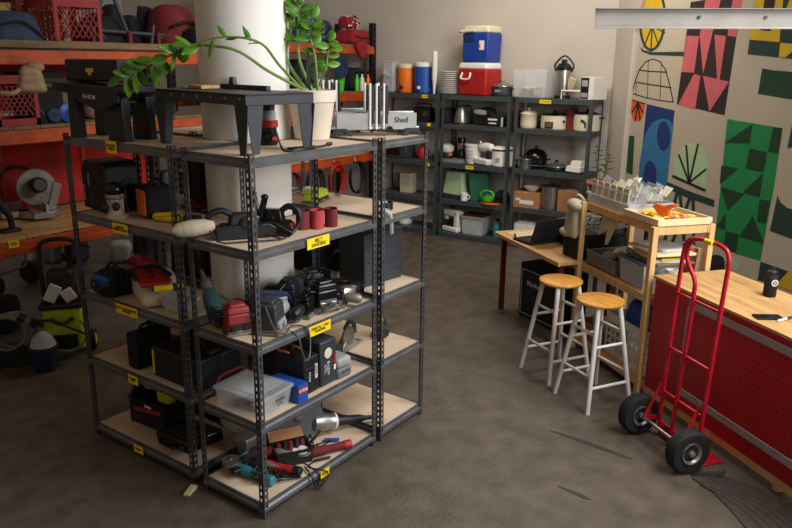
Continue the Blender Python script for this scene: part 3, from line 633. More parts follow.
# ---------------------------------------------------------------- left rack, third shelf
c = thing('tool_bag','small blue and black tool bag at the left end of the third shelf','tool bag',Z(at(107,297,S3)+Vector((.07,.03,0)),S3),LR)
g = G(); g.box((0,0,.06),(.16,.15,.12),top=(.8,.75)); g.to('bag_body','black_matte',c,bv=.03,seg=4); g = G(); g.box((0,-.062,.075),(.11,.03,.05),rot=(.2,0,0)); g.to('pocket','blue',c,bv=.012,seg=3)
g = G(); g.tube([(-.06,-.05,.1),(-.04,-.09,.06),(.0,-.095,.035),(.05,-.085,.06),(.07,-.05,.1)],.007); g.to('strap','black',c); g = G(); g.tube([(-.05,.0,.115),(0,.0,.15),(.05,.0,.115)],.007); g.to('handle','black',c)
c = thing('tool_bag','red zipped soft bag behind the blue and black bag','tool bag',Z(at(128,282,S3)+Vector((.14,.04,0)),S3),LR-.2)
g = G(); g.box((0,0,.065),(.2,.15,.13),top=(.8,.7)); g.to('bag_body','red',c,bv=.028,seg=4); g = G(); g.tube([(-.08,0,.13),(.08,0,.13)],.004); g.to('zip','black',c); g = G(); g.tube([(-.05,-.06,.1),(-.02,-.1,.12),(.03,-.1,.12),(.05,-.06,.1)],.007); g.to('handle','cord_black',c)
c = thing('tool_bag','large cream, black and red tool bag sagging on the third shelf','tool bag',Z(at(143,304,S3)+Vector((.12,.02,0)),S3),LR-.45)
g = G(); g.prism([(-.12,0),(.15,0),(.16,.05),(.11,.14),(-.03,.155),(-.12,.12),(-.145,.05)],(0,-.09,0),(1,0,0),(0,0,1),-.18); b = g.to('bag_body','canvas',c,bv=.03,seg=4)
g = G(); g.box((.05,-.02,.148),(.22,.14,.025),rot=(0,.12,0)); g.to('flap','red',c,bv=.01,seg=3); text('RYOBI',.04,'m_black',c,(.06,-.03,.163),rot=(0,.12,0))
g = G(); g.tube([(-.10,-.105,.0),(-.06,-.11,.08),(-.04,-.09,.16),(.1,-.1,.155)],.011,n=8); g.tube([(-.04,-.09,.16),(.02,.0,.19),(.12,.05,.165)],.011); g.to('strap','black_matte',c)
c = thing('flashlight','yellow flashlight lying across the tool bag beside the rack posts','flashlight',Z(at(172,283,S3+.13)+Vector((.03,0,0)),S3+.07),-.55)
c.location = (.07,.70,S3+.135)
g = G(); g.lathe([(.016,0),(.018,.01),(.018,.09),(.02,.1)],(-.09,0,0.012),(1,0,0)); g.to('barrel','yellow',c); g = G(); g.lathe([(.02,0),(.03,.01),(.032,.03),(.03,.034)],(.022,0,.012),(1,0,0)); g.to('head','yellow',c); g = G(); g.cyl((-.1,0,.012),(-.085,0,.012),.012); g.to('end_cap','black',c); g = G(); g.lathe([(.019,0),(.021,.002),(.021,.014),(.019,.016)],(.005,0,.012),(1,0,0)); g.to('ring','cord_black',c)
def clear_box(label, loc, rz, dim, lid=True, m='frost', lm='frost', cont=None, name='plastic_box', cat='plastic box', group=None, lidang=None):
    w,d,h = dim; t = thing(name,label,cat,loc,rz,group)
    g = G(); tub(g,w,d,h); g.to('tub',m,t,bv=.002)
    if lid:
        g = G(); g.box((0,0,.008),(w+.014,d+.014,.008)); g.box((0,0,.014),(w*.8,d*.75,.008)); o = g.to('lid',lm,t,bv=.002); o.location = (0,0,h-.002)
        if lidang: o.rotation_euler = lidang[0]; o.location = lidang[1]
    rn = random.Random(len(label))
    for k,(mm) in enumerate(cont or []):
        g = G(); x,y = rn.uniform(-w*.25,w*.25),rn.uniform(-d*.22,d*.22); s = min(d,h)*.26
        g.box((x,y,.008+s*.6+k*.006),(s*2.2,s*1.4,s),rot=(rn.uniform(-.2,.2),rn.uniform(-.2,.2),rn.uniform(0,3))); g.to('content',mm,t,bv=.003)
    return t
clear_box('small open frosted box with its lid tilted up beside the rack posts',Z(at(172,313,S3)+Vector((.06,.0,0)),S3),LR,(.15,.12,.07),cont=['charcoal','light_grey'],lidang=((R(62),0,0),(0,-.02,.08)))

# left rack, fourth shelf
tool_case('black carrying case standing at the back of the fourth shelf',Z((.17,1.08),S4),LR+PI/2,(.24,.10,.21),'black_matte','charcoal','top')
t = tool_case('wide black case with a yellow edge stripe on the fourth shelf',Z((.21,.72),S4),LR,(.40,.30,.18),'black','charcoal','top')
g = G(); g.box((-.175,-.152,.09),(.012,.005,.14)); g.to('edge_stripe','yellow',t)
# left rack, bottom shelf
c = thing('tool_tote','black and lime open tool tote with a red stripe on the bottom shelf','tool tote',Z(at(147,430,S5)+Vector((.13,.03,0)),S5),LR+.05); c.scale = (1.15,1.1,1.15)
g = G(); tub(g,.27,.2,.15,th=.012,tp=.95); g.to('tote_body','black_matte',c,bv=.008)
g = G(); g.prism([(-.1,0),(.1,0),(.1,.15),(.06,.2),(-.06,.2),(-.1,.15)],(-.135,0,0),(0,1,0),(0,0,1),.02); g.to('end_panel','black',c,bv=.006)
g = G(); g.box((.02,-.108,.105),(.2,.004,.022),rot=(0,-.1,0)); g.to('stripe','red',c); g = G(); g.box((.03,-.11,.13),(.05,.003,.012)); g.to('badge','white',c)
g = G(); g.box((.08,.0,.18),(.10,.10,.09)); g.to('lime_battery_charger','lime',c,bv=.015)
g = G(); g.lathe([(.02,0),(.036,.01),(.036,.04),(.03,.05)],(-.09,0,.2),(1,0,.1)); g.cyl((-.05,0,.2),(.08,0,.2),.022); g.to('lime_drill','lime',c)
g = G(); g.cyl((-.04,0,.203),(.05,0,.203),.028); g.to('drill_motor','black',c)
g = G(); g.tube([(-.13,0,.19),(-.12,0,.23),(.12,0,.23),(.13,0,.15)],.01); g.to('tote_handle','black',c)
t = tool_case('flat ribbed black case resting tilted against the bottom rack rail',Z((.17,.77),S5+.012),LR-.12,(.34,.24,.07),'black_gloss','charcoal','front')
for k in range(6):
    g = G(); g.box((-.12+.048*k,0,.073),(.02,.2,.006)); g.to('lid_rib','black',t,bv=.002)
t.rotation_euler = (R(0),R(-8),LR-.12); t.location.z = S5+.03

# ---------------------------------------------------------------- front rack, third shelf
def P3(x,y,dy=.03): return Z(at(x,y,S3)+Vector((.01,dy,0)),S3)
c = ribbed_tool('teal corded drill lying at the left end of the third shelf',P3(212,325,.05),R(75),.25,'teal','cord_black','corded_drill','drill')
g = G(); g.box((-.02,0,.078),(.035,.02,.006)); g.to('badge','orange',c); c.rotation_euler = (0,R(-38),R(70)); c.location.z += .05; c.location.x += .03
cord_on(c,coil((.0,-.04,.01),.06,2,n=10,rise=.006),m='cord_grey')
c = thing('extension_cord','tangle of black power cords behind the teal drill','cords',Z((.10,.34),S3),0)
g = G(); g.tube(coil((0,0,.012),.055,5,n=10,jit=.3,rise=.018),.0042,n=6,sub=2); g.to('cable','cord_black',c)
c = pad_sander('square red palm sander beside the corner post on the third shelf',P3(240,334,.03),R(-25),'brick','cord_black',s=.98,dust=False,name='palm_sander')
c = pad_sander('dark grey sander with a cord tangle right of the corner post',P3(278,334,.06),R(25),'charcoal','light_grey',s=1.1,name='finishing_sander')
cord_on(c,[(-.05,0,.12),(-.07,-.02,.09),(-.09,-.06,.03),(-.02,-.08,.01),(.05,-.07,.008),(.06,-.13,.006),(.05,-.15,-.03),(.03,-.155,-.10),(-.02,-.155,-.11),(-.055,-.15,-.06),(-.06,-.14,.0),(-.04,-.1,.02)],m='cord_grey',r=.004)
c = thing('circular_sander','navy blue handled power tool lying behind the grey sander','power tool',Z((.36,.30),S3),R(-25))
g = G(); g.lathe([(.03,0),(.045,.02),(.047,.09),(.036,.12)],(-.1,0,.06),(1,0,.15),n=18); g.box((.02,0,.105),(.16,.045,.045),rot=(0,.15,0)); g.tube([(.03,0,.11),(.1,0,.1),(.13,0,.05),(.1,0,.02)],.018); g.to('body','navy',c,bv=.01,seg=3); g = G(); g.box((-.02,0,.005),(.17,.08,.008)); g.to('base_plate','aluminium',c)
g = G(); g.box((.08,-.03,.07),(.05,.02,.05)); g.to('side_cover','light_grey',c,bv=.006)
c = thing('extension_cord','grey coiled power cord in the middle of the third shelf','cords',Z((.37,.09),S3),0)
g = G(); g.tube(coil((0,0,.03),.035,4,n=10,jit=.15,rise=.004,ax='y'),.005,n=6,sub=2); g.to('cable','cord_grey',c)
pts = [((.52,.30),'black orbital sander with red marks at the back of the third shelf',30,'cord_black','dark_red'),((.62,.13),'black orbital sander with a chromed plate at the shelf edge',-20,'black_gloss','steel'),((.74,.33),'black palm sander standing behind the other sanders',60,'cord_black','charcoal')]
for q,l,a,m1,m2 in pts:
    s_ = pad_sander(l,Z(q,S3),R(a),m1,m2,s=1.05,name='orbital_sander'); cord_on(s_,[(-.04,0,.12),(-.1,.02,.08),(-.09,-.05,.02),(-.02,-.075,.01),(.05,-.065,.01)])
c = ribbed_tool('black cordless tool with a chunky grip at the right end of the third shelf',Z((.80,.14),S3),R(150),.24,'black_gloss','charcoal','cordless_sander','sander')
g = G(); g.box((-.02,-.11,.035),(.07,.06,.06)); g.to('battery','black',c,bv=.006); text('RYOBI',.014,'white_ink',c,(-.02,-.14,.04),rot=(PI/2,0,0))
# right rack third shelf
t = tool_case('big dark grey hard case standing on the right rack',Z((1.225,.27),S3),R(-6),(.34,.22,.32),'charcoal','black','top',bv=.008)

# ---------------------------------------------------------------- front rack, fourth shelf
c = clear_box('clear lidded plastic box on the fourth shelf beside the corner post',Z((.150,.20),S4),R(4),(.24,.31,.105),m='clear',lm='clear',cont=['charcoal','black','light_grey','charcoal'])
text('PAPER\nDISC',.026,'ink',c,(.02,-.163,.055))
c = thing('carton','blue and red tool carton standing next to the clear lidded box','carton',Z((.325,.12),S4),R(0))
g = G(); g.box((0,.0,.05),(.075,.20,.10)); g.to('box','blue',c,bv=.001); g = G(); g.box((0,-.1012,.066),(.07,.002,.034)); b = g.to('label_patch','red',c); text('RYOBI',.022,'white_ink',b,(0,-.1025,.066),bold=.0006)
t = tool_case('black case with white lettering and an orange latch, beside the blue carton',Z((.43,.22),S4),R(0),(.12,.34,.21),'black','orange','top')
text('RYOBI',.03,'white_ink',t,(.03,-.1705,.12),rot=(PI/2,PI/2,0),bold=.0006); text('B-HOB',.018,'white_ink',t,(-.02,-.1705,.10),rot=(PI/2,PI/2,0))
t = tool_case('tall grey case with handwriting and an oval badge on the fourth shelf',Z((.568,.20),S4),R(0),(.135,.30,.26),'charcoal','charcoal','top')
text('B-LEW\nCTL',.028,'white_ink',t,(-.02,-.1505,.10),rot=(PI/2,PI/2,0))
g = G(); g.lathe([(.001,0),(.03,.001),(.03,.003),(.001,.004)],(-.012,-.151,.19),(0,-1,0)); o = g.to('badge','cream',t); g = G(); g.box((.044,-.151,.14),(.016,.002,.055)); g.to('label_patch','red',t); g = G(); g.box((.044,-.151,.09),(.016,.002,.03)); g.to('label_patch','white',t)
c = thing('tool_case','small light grey rounded case right of the tall grey case','tool case',Z((.70,.17),S4),R(-4)); c.scale = (1.15,1,1.2)
g = G(); g.box((0,0,.025),(.10,.26,.05)); b = g.to('shell','grey',c,bv=.014,seg=3); g = G(); g.box((0,0,.075),(.10,.26,.05)); b2_ = g.to('lid','light_grey',c,bv=.018,seg=3); text('B-LEW',.02,'ink',b,(.005,-.1305,.03))
c = thing('extension_cord','short black cord looped at the right end of the fourth shelf','cords',Z((.85,.22),S4),0)
g = G(); g.tube(coil((0,0,.006),.035,2,n=10,jit=.1,rise=.004)+[Vector((-.05,.1,.01)),Vector((-.02,.17,.01))],.0045,n=6,sub=2); g.to('cable','cord_black',c)
c = thing('air_hose','dark red hose coiled behind the clear lidded box','hose',Z((.15,.415),S4),0)
g = G(); g.tube([(-.08,0,.02),(-.03,.01,.10),(.05,-.01,.12),(.12,.0,.11),(.18,.0,.05),(.2,0,.01)],.009); g.to('coil','dark_red',c)
# right rack fourth shelf
c = thing('circular_saw_guard','cast silver circular saw with a curved shoe on the right rack fourth shelf','circular saw',Z((1.03,.30),S4),R(10))
g = G(); g.prism([(-.11,0),(.15,0),(.13,.02),(.08,.025),(.02,.07),(-.05,.09),(-.10,.05)],(0,-.03,0),(1,0,0),(0,0,1),-.05); g.to('shoe','aluminium',c,bv=.006)
g = G(); g.lathe([(.01,0),(.065,.004),(.068,.02),(.05,.03),(.01,.034)],(-.02,.0,.085),(0,-1,0),n=24); g.to('blade_guard','dull_metal',c); g = G(); g.tube([(.0,.02,.12),(.05,.02,.15),(.11,.02,.12),(.12,.02,.06)],.014); g.to('handle','charcoal',c)
c = thing('wire_caddy','black wire caddy with a yellow tag on the right rack fourth shelf','caddy',Z((1.31,.26),S4),R(10))
g = G(); g.box((0,0,.02),(.09,.09,.04)); g.to('base','black',c,bv=.006)
for s_ in (-1,1):
    g = G(); g.tube([(.04*s_,.0,.03),(.075*s_,0,.06),(.045*s_,0,.11),(0,0,.12)],.006); g.to('wire_loop','black',c)
g = G(); g.box((0,-.01,.11),(.022,.012,.03)); g.to('tag','yellow',c)

# ---------------------------------------------------------------- front rack, bottom shelf
def P5(x,y,d=(0,0)): return Z(at(x,y,S5)+Vector((d[0],d[1],0)),S5)
grinder('teal angle grinder with a bare metal disc at the left of the bottom shelf',(.14,.28,S5),R(-86),'makita_teal','makita_teal','dull_metal')
grinder('red and black angle grinder beside the corner post on the bottom shelf',(.25,.22,S5),R(-72),'red','black','charcoal')
c = thing('grinder_cord','heap of black grinder cords on the front edge of the bottom shelf','cords',P5(262,484,(.02,.02)),0)
g = G(); g.tube(coil((0,0,.012),.045,5,n=10,jit=.3,rise=.012),.0045,n=6,sub=2); g.to('cable','cord_black',c)
c = thing('cardboard_box','open low cardboard box of black grinder parts on the bottom shelf','cardboard box',Z((.41,.20),S5),R(-28))
g = G(); tub(g,.20,.14,.085,th=.004,tp=.98); g.to('box','black',c); g = G(); g.box((0,.10,.10),(.2,.075,.004),rot=(.75,0,0)); g.to('flap','kraft',c)
for k in range(5):
    g = G(); g.lathe([(.004,0),(.018,.01),(.018,.09),(.01,.1)],(-.08+.035*k,-.02,.03+.01*(k%2)),(.3,1,.5)); g.to('handle_part','black' if k%2 else 'dark_red',c)
c = thing('cut_off_saw','large cut-off saw with a grey abrasive disc and a long black handle','cut-off saw',Z((.66,.25),S5),R(-22))
g = G(); g.lathe([(.01,0),(.145,.002),(.145,.007),(.03,.009),(.028,.014),(.01,.015)],(-.09,.03,.148),(-.25,-1,.1),n=40); g.to('disc','grey',c); g = G(); g.lathe([(.012,0),(.02,.001),(.02,.004),(.008,.005)],(-.093,.013,.148),(-.25,-1,.1)); g.to('hub_nut','steel',c)
g = G(); g.lathe([(.02,0),(.05,.02),(.055,.09),(.045,.12),(.05,.15),(.04,.16)],(-.02,.02,.10),(1,-.05,-.18),n=24); g.to('gear_housing','aluminium',c); g = G(); g.lathe([(.046,0),(.05,.003),(.05,.015),(.046,.018)],(.125,.013,.074),(1,-.05,-.18),n=24); g.to('collar','white',c)
g = G(); g.lathe([(.03,0),(.032,.05),(.026,.09),(.024,.16),(.014,.2),(.012,.28)],(.14,.012,.071),(1,-.12,-.11),n=16); g.to('handle','black',c)
g = G(); g.tube([(-.02,.03,.15),(.03,.02,.2),(.0,.01,.24)],.015); g.to('top_grip','cord_black',c)
g = G(); g.box((.07,-.08,.01),(.09,.03,.012),rot=(0,0,-.5)); g.to('blue_wrench','blue',c,bv=.004)
grinder('crimson angle grinder with a white disc in front of the cut-off saw',(.53,.10,S5),R(-28),'dark_red','red','white')
c = thing('extension_cord','black cords looping off the front edge of the bottom shelf','cords',Z((.36,.055),S5),0)
g = G(); g.tube([(.0,.06,.04),(.02,.0,.03),(.02,-.075,.0),(.01,-.085,-.06),(.06,-.09,-.06),(.1,-.08,-.04),(.07,-.075,.0),(.03,.0,.012),(.1,.02,.01)],.0042,n=6,sub=5); g.to('cable','cord_black',c)
g = G(); g.tube([(.02,.02,.012),(.0,-.02,.012),(-.02,-.075,-.01),(-.01,-.09,-.06),(.03,-.1,-.062),(.05,-.09,-.03)],.0042,n=6,sub=5); g.to('cable','cord_black',c)
g = G(); g.box((.14,.0,.01),(.1,.016,.01),rot=(0,0,-.5)); g.to('wrench','black',c,bv=.003)
# tin and white tub between the racks
c = thing('tin_box','bright galvanised tin box at the back of the front rack bottom shelf','tin box',Z((.36,.405),S5),R(0))
g = G(); tub(g,.26,.08,.13,th=.003,tp=.96); g.to('tin','aluminium',c,bv=.002); g = G(); g.box((0,0,.135),(.27,.09,.012)); g.to('lid','aluminium',c,bv=.003)
c = thing('wood_scrap','pale wood shim under the foot of the left rack post','wood scrap',Z(at(195,489,0)+Vector((-.03,.0,0)),0),R(25))
g = G(); g.box((0,0,.008),(.09,.035,.014)); g.to('shim','pale_wood',c,bv=.001); g = G(); g.box((.03,0,.0005),(.05,.036,.001)); g.to('tape','white',c)

for o in list(bpy.data.objects):
    if o.name.startswith(('tool_bag','pad_sander','finishing_sander.001','palm_sander','orbital_sander','cordless_sander','corded_drill')) and o.parent is None and o.type == 'EMPTY': o.scale = (1.22,1.22,1.22)
def tangle(label, loc, r, n, m, seed, group=None):
    rn = random.Random(seed); g = G()
    g.tube([(rn.gauss(0,r),rn.gauss(0,r*.7),.008+.02*rn.random()+.03*(i%5==2)) for i in range(n)],.0045,n=6,sub=4)
    o = g.to('extension_cord',m); o.location = loc; props(o,label,'cords',group); return o
tangle('grey cord wound between the navy tool and the sanders on the third shelf',(.42,.20,S3),.07,22,'cord_grey',3)
tangle('black cord heaped among the black sanders on the third shelf',(.66,.24,S3),.08,22,'cord_black',4)
tangle('black cord bundle in front of the teal drill on the third shelf',(.08,.28,S3),.05,20,'cord_grey',5)
tangle('black cord mass around the red grinder on the bottom shelf',(.24,.13,S5),.06,24,'cord_black',6)
tangle('black cord mass behind the crimson grinder on the bottom shelf',(.55,.20,S5),.07,24,'cord_black',7)

# ---------------------------------------------------------------- the kitchen racks at the back wall
def kp(px, lev, back=.2):           # point on a shelf level, seen at a pixel column, some way behind the rack fronts
    q = onp(px, 100 if lev > 1.5 else 170, KO+WN*back, WN)
    dz = lev; q = onp(px, 264-0, KO+WN*back, WN) if False else q
    for _ in range(3):
        d = (Vector((q.x,q.y,lev))-CP); y = 264 - FPX*d.dot(CU)/d.dot(_f); q = onp(px, y, KO+WN*back, WN)
    return Vector((q.x,q.y,lev+.002))
K5,K4,K3L,K2L,K1L = KL
def cooler_box(label, loc, rz, w, d, h, m, lm, hm):
    t = thing('cooler',label,'cooler',loc,rz)
    g = G(); g.box((0,0,h*.4),(w*.94,d*.94,h*.8),top=(1.05,1.05)); g.to('body',m,t,bv=.02,seg=3)
    g = G(); g.box((0,0,h*.9),(w,d,h*.2),top=(.93,.93)); g.to('lid',lm,t,bv=.025,seg=3)
    return t
c = cooler_box('red box cooler with a white lid on top of the middle kitchen rack',kp(479,K1L,.20),KZ-.2,.44,.34,.39,'red','white','white')
g = G(); g.tube([(-.14,-.17,.27),(-.14,-.20,.20),(-.02,-.20,.20),(-.02,-.17,.27)],.012); g.to('handle','white',c)
c2 = cooler_box('blue box cooler with a white lid stacked on the red cooler',kp(480,K1L,.20)+Vector((0,0,.392)),KZ-.15,.38,.32,.43,'cooler_blue','cream','white')
g = G(); g.tube([(-.2,.0,.39),(-.21,-.18,.36),(-.1,-.19,.365),(.0,-.18,.37)],.018); g.to('handle','cream',c2)
g = G(); g.box((.10,-.162,.20),(.07,.004,.11)); g.to('label_patch','white',c2); g = G(); g.box((.075,-.1645,.19),(.02,.002,.05)); g.to('label_print','orange',c2); g = G(); g.box((-.09,-.162,.27),(.13,.004,.06)); g.to('badge','navy',c2)
def jug(label, px, m, lm, r, h):
    t = thing('water_cooler',label,'water cooler',kp(px,K1L,.22),KZ)
    g = G(); g.lathe([(r*.88,0),(r*.95,.01),(r,h*.5),(r,h*.86)],n=28); g.to('body',m,t)
    g = G(); g.lathe([(r*1.04,h*.86),(r*1.05,h*.97),(r*.9,h),(.01,h*1.02)],n=28); g.to('lid',lm,t)
    g = G(); g.box((0,-r-.012,.07),(.035,.04,.04)); g.to('spigot','black' if m=='orange' else 'white',t,bv=.006)
    for s_ in (-1,1):
        g = G(); g.tube([(s_*r,0,h*.8),(s_*(r+.03),0,h*.75),(s_*(r+.03),0,h*.62),(s_*r,0,h*.58)],.012); g.to('handle',m,t)
    return t
jug('tall orange drink cooler with a pale lid beside the blue one',406,'orange','cream',.115,.36)
jug('tall blue drink cooler with a white lid and spigot',424,'blue','white',.135,.385)
c = thing('plastic_canister','translucent square canister with a handle left of the orange cooler','canister',kp(391,K1L,.2),KZ)
g = G(); g.box((0,0,.19),(.17,.17,.38)); g.to('body','frost',c,bv=.02); g = G(); g.tube([(-.04,-.085,.26),(-.04,-.12,.24),(.04,-.12,.22),(.04,-.085,.2)],.012); g.to('handle','frost',c); g = G(); g.box((0,0,.385),(.18,.18,.015)); g.to('lid','frost',c,bv=.004)
c = thing('paper_cups','tall sleeve of stacked white paper cups between the blue cooler and the plates','cups',kp(434,K1L,.10),KZ)
g = G(); g.lathe([(.012,0),(.018,.08),(.03,.17),(.034,.18),(.034,.5),(.03,.52),(.01,.525)],n=18)
g.to('cup_stack','white',c)
g = G()
for k in range(14): g.lathe([(.0345,0),(.0365,.003),(.0345,.006)],(0,0,.19+.022*k),n=18)
g.to('cup_rim','white',c)
pc = kp(450,K1L,.22)
for k in range(12):
    g = G(); g.lathe([(.09,0),(.095,.003),(.16,.016),(.163,.024),(.158,.024),(.09,.008),(.005,.007)],n=32); o = g.to('dinner_plate','white'); o.location = pc+Vector((0,0,k*.0235)); props(o,'cream plate in the tall stack left of the red cooler' if k not in (0,11) else 'cream plate at the %s of the tall stack left of the red cooler' % ('bottom' if k == 0 else 'top'),'plate','stack of cream plates')
def pot(label, loc, r, h, m, lm, name='cooking_pot', cat='pot', knob='black', handles=True, dome=.05, hm='black', rz=None):
    t = thing(name,label,cat,loc,KZ if rz is None else rz)
    g = G(); g.lathe([(r*.9,0),(r*.98,.012),(r,h*.3),(r,h),(r*1.03,h+.004)],n=30); g.to('body',m,t)
    g = G(); g.lathe([(r*1.03,h+.004),(r*1.02,h+.012),(r*.7,h+dome*.75),(.02,h+dome)],n=30); g.to('lid',lm,t)
    g = G(); g.lathe([(.012,0),(.022,.018),(.02,.03),(.005,.034)],(0,0,h+dome),n=14); g.to('knob',knob,t)
    if handles:
        for s_ in (-1,1):
            g = G(); g.tube([(s_*r,-.04,h*.8),(s_*(r+.035),-.03,h*.82),(s_*(r+.035),.03,h*.82),(s_*r,.04,h*.8)],.009); g.to('handle',hm,t)
    return t
c = pot('black cooking pot with a domed steel lid right of the red cooler',kp(502,K1L,.2),.125,.11,'charcoal','steel',knob='steel')
text('POT','.03' and .04,'white_ink',c,(0,-.13,.06))
c = clear_box('large clear storage bin full of kitchen things on the right kitchen rack',kp(534,K1L,.22),KZ,(.42,.36,.32),lid=False,m='clear',cont=['old_wood','light_grey','dull_metal','cream'],name='storage_bin',cat='storage bin')
c = thing('airpot','tall steel airpot with a black pump lid on the right kitchen rack','airpot',kp(562,K1L,.24),KZ)
g = G(); g.lathe([(.085,0),(.09,.02),(.09,.30),(.085,.32)],n=28); g.to('body','steel',c); g = G(); g.lathe([(.09,.32),(.092,.35),(.06,.39),(.03,.40)],n=24); g.box((.0,-.06,.37),(.05,.14,.045)); g.box((0,.0,.42),(.04,.09,.04)); g.to('pump_lid','black',c)
g = G(); g.tube([(-.09,0,.3),(-.11,0,.38),(0,0,.48),(.11,0,.38),(.09,0,.3)],.011); g.to('handle','black',c); g = G(); g.lathe([(.093,.0),(.094,.005),(.094,.03),(.09,.035)],n=28); g.to('base_ring','black',c)
c = thing('dish_rack','white wire stand with a pale fabric roll in front of the airpot','stand',kp(572,K1L,.12),KZ)
g = G(); g.tube([(-.13,0,0),(-.13,0,.09),(.13,0,.09),(.13,0,0)],.01,sub=1); g.tube([(-.13,.1,0),(-.13,.1,.09),(.13,.1,.09),(.13,.1,0)],.01,sub=1); g.tube([(-.13,0,.09),(-.13,.1,.09)],.008); g.tube([(.13,0,.09),(.13,.1,.09)],.008); g.to('wire_frame','white',c); g = G(); g.box((-.05,.09,.16),(.1,.04,.16),rot=(.15,.35,0)); g.to('roll','beige',c,bv=.015)
c = thing('carton','white appliance carton with a black side panel on the right kitchen rack','carton',kp(593,K1L,.2),KZ-.35)
g = G(); g.box((0,0,.125),(.18,.26,.25)); g.to('box','white',c,bv=.002); g = G(); g.box((-.0905,0,.125),(.003,.24,.24)); g.box((-.03,-.1305,.125),(.11,.003,.235)); g.to('side_panel','black',c); g = G(); g.box((-.03,-.1325,.05),(.09,.002,.05)); g.to('label_print','light_grey',c); g = G(); g.box((-.03,-.1325,.18),(.08,.002,.07)); g.to('label_print','light_grey',c)

# second level
c = thing('kettle','brushed steel electric kettle on the middle kitchen rack','kettle',kp(461,K2L,.18),KZ)
g = G(); g.lathe([(.10,0),(.102,.01),(.085,.12),(.065,.2),(.05,.225),(.01,.235)],n=28); g.to('body','steel',c); g = G(); g.tube([(.04,0,.215),(.12,0,.22),(.135,0,.14),(.11,0,.05)],.014); g.to('handle','black',c); g = G(); g.lathe([(.104,-.0),(.106,.003),(.106,.014),(.10,.016)],n=28); g.to('base','black',c)
c = thing('toaster','black toaster with a small label left of the steel kettle','toaster',kp(446,K2L,.2),KZ)
g = G(); g.box((0,0,.09),(.17,.24,.18)); g.to('body','black_matte',c,bv=.02); g = G(); g.box((.0,-.122,.05),(.07,.003,.012)); g.to('badge','dull_metal',c)
c = thing('hand_mixer','white and black hand mixer lying on the black carton','hand mixer',kp(483,K2L,.24),KZ)
g = G(); g.lathe([(.02,0),(.035,.02),(.04,.10),(.03,.16)],(-.13,0,.155),(1,0,-.05)); g.to('motor_body','white',c); g = G(); g.tube([(-.05,0,.18),(.05,0,.2),(.15,0,.18),(.16,0,.13)],.02); g.to('handle','black',c); g = G(); g.box((-.0,0,.06),(.2,.16,.12)); g.to('stand','black',c,bv=.01)
c = thing('carton','black carton with white print at the right of the middle kitchen rack','carton',kp(497,K2L,.10),KZ)
g = G(); g.box((0,0,.06),(.22,.15,.12)); g.to('box','black',c,bv=.002); g = G(); g.box((-.03,-.0765,.085),(.12,.002,.022)); g.to('label_print','white_ink',c); g = G(); g.box((-.03,-.0765,.04),(.10,.002,.015)); g.to('label_print','white_ink',c); g = G(); g.box((.095,-.0765,.06),(.025,.002,.11)); g.to('green_stripe','pale_green',c)
c = pot('cream crock with a knobbed lid at the left of the right kitchen rack',kp(528,K2L,.16),.10,.16,'cream','cream',knob='cream',handles=False,name='slow_cooker',cat='slow cooker')
c = thing('cookbook','dark red book standing left of the cream crock','book',kp(517,K2L,.2),KZ); g = G(); g.box((0,0,.1),(.04,.15,.2)); g.to('cover','dark_red',c,bv=.002); g = G(); g.box((.0,.003,.1),(.03,.15,.19)); g.to('pages','cream',c)
c = pot('wide cream slow cooker with a square label panel',kp(554,K2L,.18),.165,.16,'cream','black_gloss',name='slow_cooker',cat='slow cooker',dome=.03); c.scale = (1,.8,1)
g = G(); g.box((-.02,-.168,.055),(.10,.01,.075)); g.to('control_panel','black',c,bv=.003); g = G(); g.box((-.02,-.175,.058),(.075,.004,.05)); g.to('panel_face','steel',c); g = G(); g.lathe([(.016,0),(.014,.016)],(.14,-.1,.1),(.5,-1,0)); g.to('dial','black',c)
c = thing('cookbook','bright red book standing right of the wide slow cooker','book',kp(571,K2L,.2),KZ); g = G(); g.box((0,0,.12),(.075,.17,.24)); g.to('cover','dark_red',c,bv=.002); g = G(); g.box((0,.004,.12),(.06,.17,.23)); g.to('pages','cream',c)
c = pot('large off-white slow cooker with a drawn motif at the right end',kp(586,K2L,.2),.155,.19,'cream','black',name='slow_cooker',cat='slow cooker',dome=.03)
g = G(); g.box((.0,-.158,.12),(.05,.004,.03),rot=(0,.5,0)); g.box((.03,-.156,.08),(.02,.004,.06)); g.to('motif','charcoal',c)
c = thing('radio','black radio with a dial on the left kitchen rack','radio',kp(424,K2L,.2),KZ); g = G(); g.box((0,0,.09),(.24,.14,.18)); g.to('body','black',c,bv=.01); g = G(); g.lathe([(.045,0),(.04,.01),(.01,.012)],(.05,-.07,.1),(0,-1,0)); g.to('speaker','charcoal',c); g = G(); g.tube([(-.1,0,.18),(-.09,0,.22),(.09,0,.22),(.1,0,.18)],.008); g.to('handle','black',c)
c = thing('hot_plate','dark flat kitchen appliance left of the radio','appliance',kp(400,K2L,.2),KZ); g = G(); g.box((0,0,.05),(.26,.24,.10)); g.to('body','charcoal',c,bv=.015); g = G(); g.lathe([(.09,0),(.09,.01),(.02,.012)],(0,0,.1)); g.to('plate','black',c)

